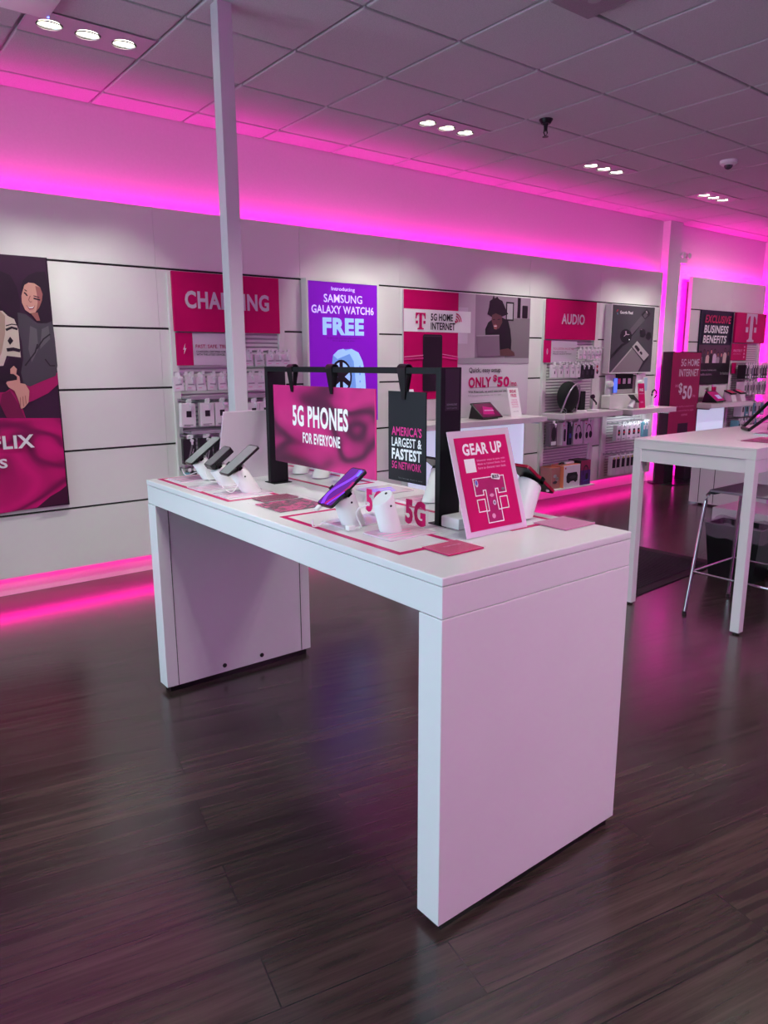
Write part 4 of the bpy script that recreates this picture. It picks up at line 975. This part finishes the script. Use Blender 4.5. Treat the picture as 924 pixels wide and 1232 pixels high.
# low ledge that carries the three big boxes
G().box(-.06, .60, -.26, -.0165, .0, .014, bev=.002).build('low_ledge', WPANEL, rk, loc=(0, 0, .008))
ZL = .1826
t = carton('salmon clear blister box at the left end of the low audio ledge', 6.0, 4.83, ZL, .14, .22, .15, CLAM, ORANGE, [(MGREY, ell(-.1, .6, .2, .08)), (SILVER, ell(.15, .45, .2, .1)), (DGREY, ell(-.1, .3, .25, .07))])
t = carton('white and orange headset carton with a dark visor picture on the low audio ledge', 6.215, 4.80, ZL, .27, .235, .17, PINKCARTON, ORANGE, [(KPRINT, [(-.33, .25), (-.35, .5), (-.28, .66), (.28, .66), (.36, .5), (.34, .28), (.22, .2), (.1, .28), (-.08, .26), (-.2, .18)]), (DGREY, ell(.05, .45, .2, .08)), (RED, rect(-.45, -.38, .84, .92))], ORANGE)
t = thing('spare_visor', 'small white and black gadget lying on top of the orange carton', 'gadget', (6.215, 4.78, ZL+.2372))
G().box(-.06, .08, -.03, .03, 0, .03, bev=.012).build('shell', WPLAST, t, smooth=True); G().tube([(-.06, 0, .015), (-.1, 0, .02), (-.12, .02, .006)], .008).build('strap', BPLAST, t, smooth=True)
t = carton('purple and red headphone carton at the right end of the low audio ledge', 6.445, 4.80, ZL, .165, .265, .17, mat('red purple carton', (150, 40, 84), .4), KPRINT, [(PURPLE, rect(-.5, .5, 0, .6)), (KPRINT, stroke([(.0+.26*math.cos(math.radians(a_)), .5+.28*math.sin(math.radians(a_))) for a_ in range(-40, 220, 20)], .06)), (KPRINT, ell(.12, .34, .14, .14)), (BLUEP, stroke([(-.25, .16), (.3, .2)], .03))], KPRINT)

# ---- pixel bay
t = lightbox('dark grey lightbox showing a grey phone, watch and earbuds', 6.965, 7.80, 1.345, 2.088, 4.865, mat('charcoal lightbox film', (66, 64, 70), .4, emis=.08), fw=.01)
Q = lambda *uv: PL(t, *uv)
FG = mat('film mid grey', (128, 118, 124), .4); FL = mat('film pale grey', (176, 166, 170), .4); FD = mat('film dark', (30, 27, 34), .4); FM2 = mat('film strap grey', (92, 84, 92), .4)
def Z2(pts): return [(725+x/11.73, 355+y/11.73) for x, y in pts]
def QZ(*uv):
    return PL(t, *[c for x, y in zip(uv[::2], uv[1::2]) for c in (725+x/11.73, 355+y/11.73)])
it = [(FD, QZ(395, 520, 410, 590, 470, 520, 600, 340, 560, 340)), (FM2, QZ(392, 480, 415, 560, 600, 350, 580, 300, 545, 300)), (FD, QZ(550, 275, 625, 195, 680, 260, 665, 290, 600, 345)), (FL, QZ(612, 228, 628, 222, 640, 262, 632, 262)), (FM2, QZ(575, 285, 615, 240, 640, 290, 600, 330)),
      (FD, [L(t, 725+(330+82*math.cos(a_))/11.73, 355+(580+100*math.sin(a_))/11.73) for a_ in [k*.3 for k in range(21)]]),
      (FL, QZ(322, 510, 340, 510, 342, 560, 326, 560)), (FL, QZ(300, 580, 326, 556, 332, 564, 306, 588)), (FL, QZ(335, 548, 382, 552, 380, 562, 335, 562)), (WPRINT, QZ(372, 622, 386, 622, 386, 636, 372, 636)),
      (FD, QZ(110, 910, 120, 850, 270, 690, 330, 668, 370, 670, 290, 720)),
      (FD, QZ(525, 500, 560, 475, 605, 490, 610, 560, 580, 600, 535, 590)), (FD, QZ(615, 560, 640, 520, 680, 530, 690, 600, 650, 640, 615, 610)), (FG, QZ(540, 485, 560, 480, 556, 495)),
      (FG, QZ(105, 1100, 412, 742, 572, 938, 478, 1118)), (FL, QZ(105, 1100, 412, 742, 420, 755, 125, 1102)), (FD, QZ(412, 742, 420, 732, 580, 930, 572, 940)), (FL, QZ(418, 730, 490, 648, 655, 845, 582, 928)), (FD, QZ(450, 730, 465, 706, 485, 710, 525, 765, 520, 790, 500, 800)), (FD, QZ(520, 810, 540, 792, 562, 812, 560, 838, 545, 844)), (FD, QZ(572, 940, 640, 870, 640, 900, 560, 1010, 500, 1118, 480, 1118)),
      (RED, QZ(195, 230, 215, 200, 226, 206, 205, 236)), (TEAL, QZ(205, 250, 214, 248, 222, 270, 212, 276))]
art(t, 'printed_picture', it, y0=.0032, step=.00012)
a, b = L(t, 746, 378.0); a2, b2 = L(t, 761.5, 374)
text(t, 'Google Pixel', a, b-.004, a2-a, .042, WPRINT, y=-.001, bold=.02, align='l')
rk = slat_rack('brightly lit slatted rack under the right-hand shelf', 7.07, 7.76, .165, .90, uw=.085)
shelf('display_shelf', 'white shelf below the grey phone lightbox', 7.06, 7.93, 4.59, .957, .055, light=True)
t = thing('display_riser', 'white rounded backboard on the shelf under the grey lightbox', 'display stand', (7.30, 4.86, ZS))
G().prism(rrect(-.36, .36, 0, .155, .02), -.05, .06, 'y').build('board', WPANEL, t)
t = thing('price_board', 'black price board behind the shelf under the grey lightbox', 'sign', (7.36, 4.93, 1.165))
bx('board', KSIGN, t, -.16, .17, -.006, .006, 0, .175)
for k in range(3): G().box(-.13+.1*k, -.075+.1*k, -.0075, -.0062, .06, .12).build('price_mark', [MAGL, LILAC, LILAC][k], t)
def upright_phone(label, x, scr, body, z=1.13, y=4.88):
    t = thing('phone_display', label, 'phone display', (x, y, z))
    bx('backplate', WPLAST, t, -.10, .085, .02, .03, -.02, .2, bev=.004)
    G().lathe([(.03, 0), (.03, .05), (.0, .055)], 18).build('mount', WPLAST, t, rot=(math.pi/2, 0, 0), loc=(-.045, .02, .10), smooth=True)
    G().prism(rrect(.0, .078, .0, .165, .01), -.015, -.004, 'y').build('phone', body, t)
    G().prism(rrect(.006, .072, .006, .159, .008), -.0158, -.0151, 'y').build('screen', scr, t)
upright_phone('upright phone with blue screen at the left under the grey lightbox', 7.07, SCREENB, BLUEP)
upright_phone('upright pale phone at the right under the grey lightbox', 7.66, mat('pale blue lit screen', (150, 165, 190), .2, emis=.3), WPLAST)
table_card('magenta FREE offer card on the shelf under the grey lightbox', 7.43, 4.72, .957, .125, .275, MAG, [('FREE', .68, .6, .11, WPRINT), ('smartphone', .55, .75, .07, PINKP), ('on us', .2, .4, .08, PINKP)], lean=.12)
t = thing('phone_stand', 'white slanted stand with a magenta-screened phone on the right-hand shelf', 'phone stand', (7.21, 4.73, ZS))
G().tube([(0, 0, .0), (-.0, 0, .012), (.055, 0, .085)], [.034, .034, .026], 16).build('post', WPLAST, t, smooth=True)
pp = G().box(-.075, .075, -.036, .036, 0, .01, bev=.003).build('phone', BPLAST, t, loc=(.06, 0, .105), rot=(0, math.radians(35), 0)); bx('screen', SCREENM, pp, -.07, .07, -.032, .032, .0101, .0108)
t = thing('watch_stand', 'white watch stand with a dark watch at the right end of the shelf', 'watch stand', (7.66, 4.74, ZS))
G().lathe([(.05, 0), (.05, .012), (.018, .02), (.016, .13), (.0, .135)], 20).build('column', WPLAST, t, smooth=True)
G().tube([(.045*math.cos(k*.35)+.03, .0, .15+.045*math.sin(k*.35)) for k in range(18)], .009, 8, closed=True).build('watch_band', STEELD, t, smooth=True)
row([7.09, 7.19, 7.29, 7.385, 7.48], 'white case box from the left, upper row of the lit rack', 'white case boxes in the lit rack', .60, .085, .175, .05, 4.80, PINKCARTON, [(KPRINT, rect(-.2, .25, .35, .72)), (RED, rect(-.1, .3, .48, .6)), (GREYP, rect(-.25, .25, .12, .16))], 'upper row of the lit rack', hz=.19, jitter=.05)
row([7.56, 7.62], 'teal and white case packet at the right end of the lit rack', 'teal packets in the lit rack', .62, .05, .17, .05, 4.78, TEAL, [(WPRINT, rect(-.3, .3, .5, .8))], 'teal end of the lit rack upper row', hz=.185, jitter=.05)
row([7.03, 7.115, 7.205, 7.30, 7.39, 7.48], 'black strap box from the left, lower row of the lit rack', 'black strap boxes in the lit rack', .215, .078, .215, .05, 4.80, PINKCARTON, [(KPRINT, rect(-.35, .4, .4, .86)), (mat('yellow print', (200, 200, 70), .4), ell(0, .9, .18, .06))], 'lower row of the lit rack', hz=.23, jitter=.04, tag=False)
package('grey boxed gadget at the lower right end of the lit rack', 7.64, 4.80, .27, .12, .20, .05, MGREY, [(DGREY, ell(0, .7, .2, .12)), (KPRINT, ell(0, .7, .1, .06))], None); hook('silver peg hook carrying the grey boxed gadget in the lit rack', 7.64, 4.935, .488, .18)

# ------------------------------------------------------------------ right side bay
t = thing('floor_sign', 'tall black-edged magenta floor sign reading 5G HOME INTERNET $50', 'floor sign', (8.09, 4.78, 0))
W = .66
g = G(); g.box(0, W, 0, .125, .42, 1.585, bev=.003); g.build('board', KSIGN, t)
for a_ in ((.0, .20), (.46, W)): G().box(a_[0], a_[1], .0, .125, .012, .4195).build('leg', KSIGN, t)
G().prism([(W/2+.40*math.cos(q), .06+.26*math.sin(q)) for q in [k*math.pi/16 for k in range(32)]], 0, .0115, 'z').build('base_plate', BPLAST, t)
bx('print_sheet', mat('floor sign magenta print', (150, 6, 76), .4), t, .004, W-.016, -.002, -.0004, .43, 1.575)
text(t, '5G HOME', .40, 1.415, .41, .085, LILAC, y=-.004, bold=.01)
text(t, 'INTERNET', .385, 1.295, .44, .085, LILAC, y=-.004, bold=.01)
text(t, 'ONLY', .14, 1.17, .09, .03, PINKP, y=-.004, bold=0)
text(t, '$', .22, 1.08, .08, .14, LILAC, y=-.004, bold=.02)
text(t, '50', .38, 1.02, .21, .165, LILAC, y=-.004, bold=.03)
text(t, '/mo.', .54, 1.04, .07, .04, PINKP, y=-.004, bold=0)
for k, s in enumerate(('With AutoPay, no annual contract', 'plus taxes and fees for eligible', 'customers')): text(t, s, .35, .92-.05*k, .42 if k < 2 else .14, .026, PINKP, y=-.004, bold=-.004)
bx('device_picture', mat('printed plum device', (52, 12, 44), .4), t, .22, .45, -.0035, -.0021, .44, .73)
t = wallsign('printed_poster', 'navy poster reading EXCLUSIVE BUSINESS BENEFITS with a group photo', 'poster', 8.925, 9.735, 1.178, 2.104, y=4.925, d=.02, m=mat('navy poster', (24, 24, 52), .4))
it = [(mat('poster group backdrop', (92, 60, 82), .45), rect(0, .81, .27, .50)), (KPRINT, rect(0, .81, 0, .27))]
random.seed(3)
for k in range(9):
    x_ = .055+.086*k; hh = .40+random.uniform(-.02, .05); mm = [MGREY, DGREY, CREAM, KPRINT, LILAC][k % 5]
    it += [(mm, [(x_-.05, .272), (x_-.045, hh-.06), (x_-.02, hh-.035), (x_+.02, hh-.035), (x_+.045, hh-.06), (x_+.05, .272)]), (HAIR, ell(x_, hh-.002, .025, .032)), ([SKIN, BROWNS, SKIND][k % 3], ell(x_, hh-.008, .018, .024))]
art(t, 'printed_picture', it, y0=-.0008, step=.0002)
text(t, 'EXCLUSIVE', .40, .77, .64, .098, mat('rose lettering', (196, 40, 96), .4), y=-.012, bold=.03, slant=.15)
text(t, 'BUSINESS', .37, .645, .60, .098, WPRINT, y=-.012, bold=.03, slant=.15)
text(t, 'BENEFITS', .35, .52, .58, .098, WPRINT, y=-.012, bold=.03, slant=.15)
text(t, 'Grow your business with', .05, .165, .40, .03, MGREY, y=-.012, bold=0, align='l'); text(t, 'flexible solutions.', .05, .115, .3, .03, MGREY, y=-.012, bold=0, align='l'); text(t, 'for business', .56, .12, .22, .04, MGREY, y=-.012, bold=0, align='l')
t = wallsign('hanging_header', 'magenta header board with a large white T mark at far right', 'sign', 9.73, 10.56, 1.712, 2.10, y=4.88, d=.03, m=MAG)
art(t, 'printed_picture', tlogo(.42, .012, .37, LILAC))
rk = slat_rack('white slatted rack under the T mark header at far right', 9.80, 10.48, .17, 2.08, uw=.05)
t = wallsign('shelf_card', 'small magenta card under the T mark header', 'sign', 9.735, 10.15, 1.482, 1.70, y=4.912, d=.006, m=MAG)
text(t, 'PROTECT', .17, .11, .24, .032, PINKP, bold=.02); text(t, 'your phone', .15, .075, .2, .018, PINKP, bold=0)
for k in range(4): G().box(.33, .36, -.002, -.0008, .03+.045*k, .055+.045*k).build('icon', PINKP, t)
bx('edge_card', MAG, rk, -.05, .06, -.06, -.052, 1.14, 1.28)
for nm, zb, hh, n, y_, xs0, kinds in (('case box in the top row of the far right rack', 1.24, .18, 10, 4.80, 9.85, (BLKCART, DGREY, PINKCARTON, mat('steel print', (96, 112, 122), .45))), ('case box in the second row of the far right rack', 1.02, .18, 8, 4.80, 9.86, (PINKCARTON, MGREY)),
                              ('case box in the third row of the far right rack', .74, .17, 6, 4.80, 9.86, (PINKCARTON, TEAL)), ('case box in the lowest row of the far right rack', .50, .19, 9, 4.80, 9.79, (TEAL, PINKCARTON, MGREY))):
    stp = (10.42-xs0)/(n-1)
    for k in range(n):
        m = kinds[k % len(kinds)]
        t = package('%s %s, counted from the left' % (ORD[k], nm), xs0+stp*k, y_, zb, stp*.72, hh, .11, m, [(KPRINT if m in (PINKCARTON, MGREY, TEAL) else MGREY, rect(-.22, .25, .35, .75)), (WPRINT, rect(-.35, .35, .08, .2))], 'case boxes of the far right rack', tag=True, name='case_box')
        hook('%s peg hook from the left, %s' % (ORD[k], nm[nm.index('in the')+7:]), xs0+stp*k, 4.935, zb+hh+.016, .19, 'peg hooks of the far right rack')
t = shelf('display_shelf', 'white shelf on the far right bay beside the navy poster', 8.72, 9.80, 4.59, .957, .055)
litpanel('glowing white panel below the far right shelf', 8.80, 9.60, .19, .885)
t = thing('counter_tablet', 'dark tablet with a pink screen on the far right shelf', 'tablet', (9.10, 4.74, ZS), rz=.1)
g = G(); g.prism([(-.06, 0), (.13, 0), (.10, .12), (.085, .125)], -.1, .1, 'x'); g.build('wedge_stand', BPLAST, t)
sc = G().box(-.15, .15, 0, .20, 0, .012, bev=.003).build('tablet_body', BPLAST, t, loc=(0, -.07, .006), rot=(math.atan2(.125, .145), 0, 0))
bx('screen', SCREENM, sc, -.13, .13, .016, .184, .0121, .0127); G().box(-.02, .11, .05, .12, .0128, .0132).build('screen_window', mat('lilac screen window', (180, 170, 220), .2, emis=.4), sc)
for x_, lb in ((9.42, 'left red-topped payment terminal on the far right shelf'), (9.66, 'right red-topped payment terminal on the far right shelf')):
    t = thing('payment_terminal', lb, 'terminal', (x_, 4.72, ZS), group='payment terminals')
    g = G(); g.prism([(-.07, 0), (.07, 0), (.055, .13), (-.04, .09)], -.06, .06, 'x'); g.build('base', PINKCARTON, t)
    tp = G().box(-.068, .068, -.055, .06, 0, .018, bev=.004).build('head', BPLAST, t, loc=(0, .0, .112), rot=(math.radians(22), 0, 0)); bx('screen', mat('rose lit screen', (190, 60, 90), .2, emis=.3), tp, -.045, .045, -.04, .04, .0181, .0187)
t = thing('offer_block', 'small magenta offer block standing behind the far right tablet', 'sign', (9.26, 4.86, ZS))
bx('block', MAG, t, -.04, .04, -.01, .01, 0, .19); bx('pale_band', LILAC, t, -.041, .041, -.011, .011, .19, .22)

# ------------------------------------------------------------------ high table, stool, bin, mat
t = thing('high_table', 'white square-legged high table at right', 'table', (3.855, 1.765, 0))
LX, LY, HZ = 1.75, .72, 1.03
G().box(0, LX, 0, LY, HZ-.012, HZ, bev=.002).build('tabletop', WHITE, t)
g = G()
for a_ in ((0, LX, 0, .05), (0, LX, LY-.05, LY), (0, .05, .05, LY-.05), (LX-.05, LX, .05, LY-.05)): g.box(a_[0], a_[1], a_[2], a_[3], HZ-.06, HZ-.0125)
g.build('frame', WHITE, t)
g = G()
for a_ in ((.05, LX-.05, .006, .03), (.05, LX-.05, LY-.03, LY-.006), (.006, .03, .05, LY-.05), (LX-.03, LX-.006, .05, LY-.05)): g.box(a_[0], a_[1], a_[2], a_[3], HZ-.135, HZ-.0625)
g.build('apron', WHITE, t)
for x_ in (0, LX-.05):
    for y_ in (0, LY-.05):
        l = G().box(x_, x_+.05, y_, y_+.05, .012, HZ-.0605, bev=.0015).build('leg', WHITE, t)
        G().cyl((x_+.025, y_+.025, 0), (x_+.025, y_+.025, .0122), .018).build('foot', BPLAST, l)
ZT = HZ+.0006
t = thing('acrylic_brochure', 'flat clear holder with a magenta leaflet at the near corner of the high table', 'leaflet', (4.30, 1.93, ZT), rz=.05)
bx('leaflet', FOLD2, t, -.14, .14, -.075, .075, 0, .003); bx('clear_cover', ACRY, t, -.155, .155, -.09, .09, .0032, .006)
t = thing('metal_plate_base', 'flat silver base plate with cables on the high table', 'base plate', (4.72, 2.06, ZT), rz=.1)
G().box(-.14, .14, -.08, .08, 0, .008, bev=.002).build('plate', SILVER, t)
G().tube([(.10, .0, .01), (.11, -.01, .05), (.13, -.02, .075), (.16, -.02, .07), (.17, -.02, .03)], .004, 8).build('cable', BPLAST, t, smooth=True)
t = thing('tablet_kickstand', 'black tablet on a folding strut stand at the right edge', 'tablet', (5.05, 2.28, ZT))
A = Vector(onY(893.5, 511, 2.34)); A = A-Vector(t.location)
B = Vector(onY(930, 479, 2.28))-Vector(t.location); C_ = Vector(onY(930, 497, 2.2))-Vector(t.location); D = Vector(onY(902, 512, 2.24))-Vector(t.location)
G().tube([(A.x, A.y, .011), tuple(B)], .011, 10).build('strut', BPLAST, t, smooth=True)
G().tube([(D.x, D.y, .011), tuple(C_)], .011, 10).build('strut', BPLAST, t, smooth=True)
bar = G().tube([(A.x, A.y, .011), (D.x, D.y, .011)], .011, 10).build('foot_bar', BPLAST, t, smooth=True)
pv_ = Vector(onY(925.5, 506, 2.2))-Vector(t.location)
G().box(0, .2, -.005, .005, -.06, .12, bev=.003).build('tablet_body', BPLAST, t, loc=pv_, rot=(0, 0, math.radians(24)))
# stool
t = thing('bar_stool', 'chrome-legged bar stool with a flat grey seat under the high table', 'stool', (4.215, 1.875, 0))
G().box(-.205, .205, -.205, .205, .742, .757, bev=.006).build('seat', MATTE, t)
fx = .262
for sx in (-1, 1):
    for sy in (-1, 1):
        top = (sx*.16, sy*.205, .738)
        l = G().tube([top, (sx*.185, sy*.208, .735), (sx*.203, sy*.213, .72), (sx*.21, sy*.216, .69), (sx*fx, sy*fx, .012)], .0105, 12).build('leg', CHROME, t, smooth=True)
        G().cyl((sx*fx, sy*fx, 0), (sx*fx, sy*fx, .02), .0135).build('foot_cap', BPLAST, l)
rb = .245
G().tube([(-rb, -rb, .265), (rb, -rb, .265), (rb, rb, .265), (-rb, rb, .265)], .007, 10, closed=True).build('footrest', CHROME, t, smooth=True)
for sy in (-1, 1): G().box(-.19, .19, sy*.19-.012, sy*.19+.012, .728, .7415).build('seat_rail', STEELD, t)
# waste bin
t = thing('waste_bin', 'black waste bin with a clear liner under the high table', 'bin', (4.93, 2.31, 0))
def frus(g, w0, d0, w1, d1, z0, z1):
    A = [g.bm.verts.new((sx*w0, sy*d0, z0)) for sx, sy in ((-1, -1), (1, -1), (1, 1), (-1, 1))]; B = [g.bm.verts.new((sx*w1, sy*d1, z1)) for sx, sy in ((-1, -1), (1, -1), (1, 1), (-1, 1))]
    for k in range(4): g.bm.faces.new((A[k], A[(k+1) % 4], B[(k+1) % 4], B[k]))
    return A, B
g = G(); A, B = frus(g, .10, .15, .125, .19, 0, .38); g.bm.faces.new(A[::-1]); A2, B2 = frus(g, .121, .186, .096, .146, .38, .006); g.bm.faces.new(B2)
for k in range(4): g.bm.faces.new((B[k], B[(k+1) % 4], A2[(k+1) % 4], A2[k]))
g.build('tub', BPLAST, t, fixn=False)
g = G(); n = 40; rg = []
for (f, zz) in ((1.0, .29), (1.06, .34), (1.09, .385), (1.02, .395), (.93, .38), (.9, .3)):
    r_ = []
    for k in range(n):
        q = 2*math.pi*k/n; c_, s_ = math.cos(q), math.sin(q); e = 1/max(abs(c_)/.128, abs(s_)/.195)
        wob = 1+.03*math.sin(5*q+zz*40)+.02*math.sin(11*q)
        r_.append(g.bm.verts.new((c_*e*f*wob, s_*e*f*wob, zz+.008*math.sin(7*q))))
    rg.append(r_)
for A, B in zip(rg, rg[1:]):
    for k in range(n): g.bm.faces.new((A[k], A[(k+1) % n], B[(k+1) % n], B[k]))
g.build('liner', BAG, t, smooth=True)
# ribbed floor mat
MATM = speckle(mat('ribbed mat', (54, 42, 52), .8), 120, .8, 1.1)
t = thing('floor_mat', 'dark ribbed floor mat beside the high table', 'mat', (3.95, 2.5, 0.0005), rz=.05)
G().box(-.55, 1.25, 0, .74, 0, .006, bev=.001).build('mat_base', speckle(mat('mat border', (40, 32, 38), .7), 60, .9, 1.05), t)
g = G()
for k in range(58): g.box(-.46+.028*k, -.446+.028*k, .07, .67, .006, .0115)
g.build('ribs', MATM, t)
# low white units behind the table
t = thing('low_storage_bench', 'long low white storage bench far behind the high table', 'bench', (7.22, 3.0, 0))
G().box(0, 1.5, 0, .96, .02, .60, bev=.003).build('body', WPANEL, t)
for y_ in (.70, .86): G().box(-.002, .001, y_-.003, y_+.003, .03, .59).build('panel_seam', GROOVE, t)
for y_ in (.1, .86): G().cyl((.05, y_, 0), (.05, y_, .021), .02).build('foot', BPLAST, t)
t = thing('low_cabinet', 'low white cabinet behind the waste bin', 'cabinet', (5.12, 1.4, 0))
G().box(0, .45, 0, 1.22, .05, .43, bev=.003).build('body', WPANEL, t); bx('plinth', GROOVE, t, .02, .43, .02, 1.2, 0, .05)
bx('door_gap', GROOVE, t, -.001, .001, .6, .604, .06, .42)
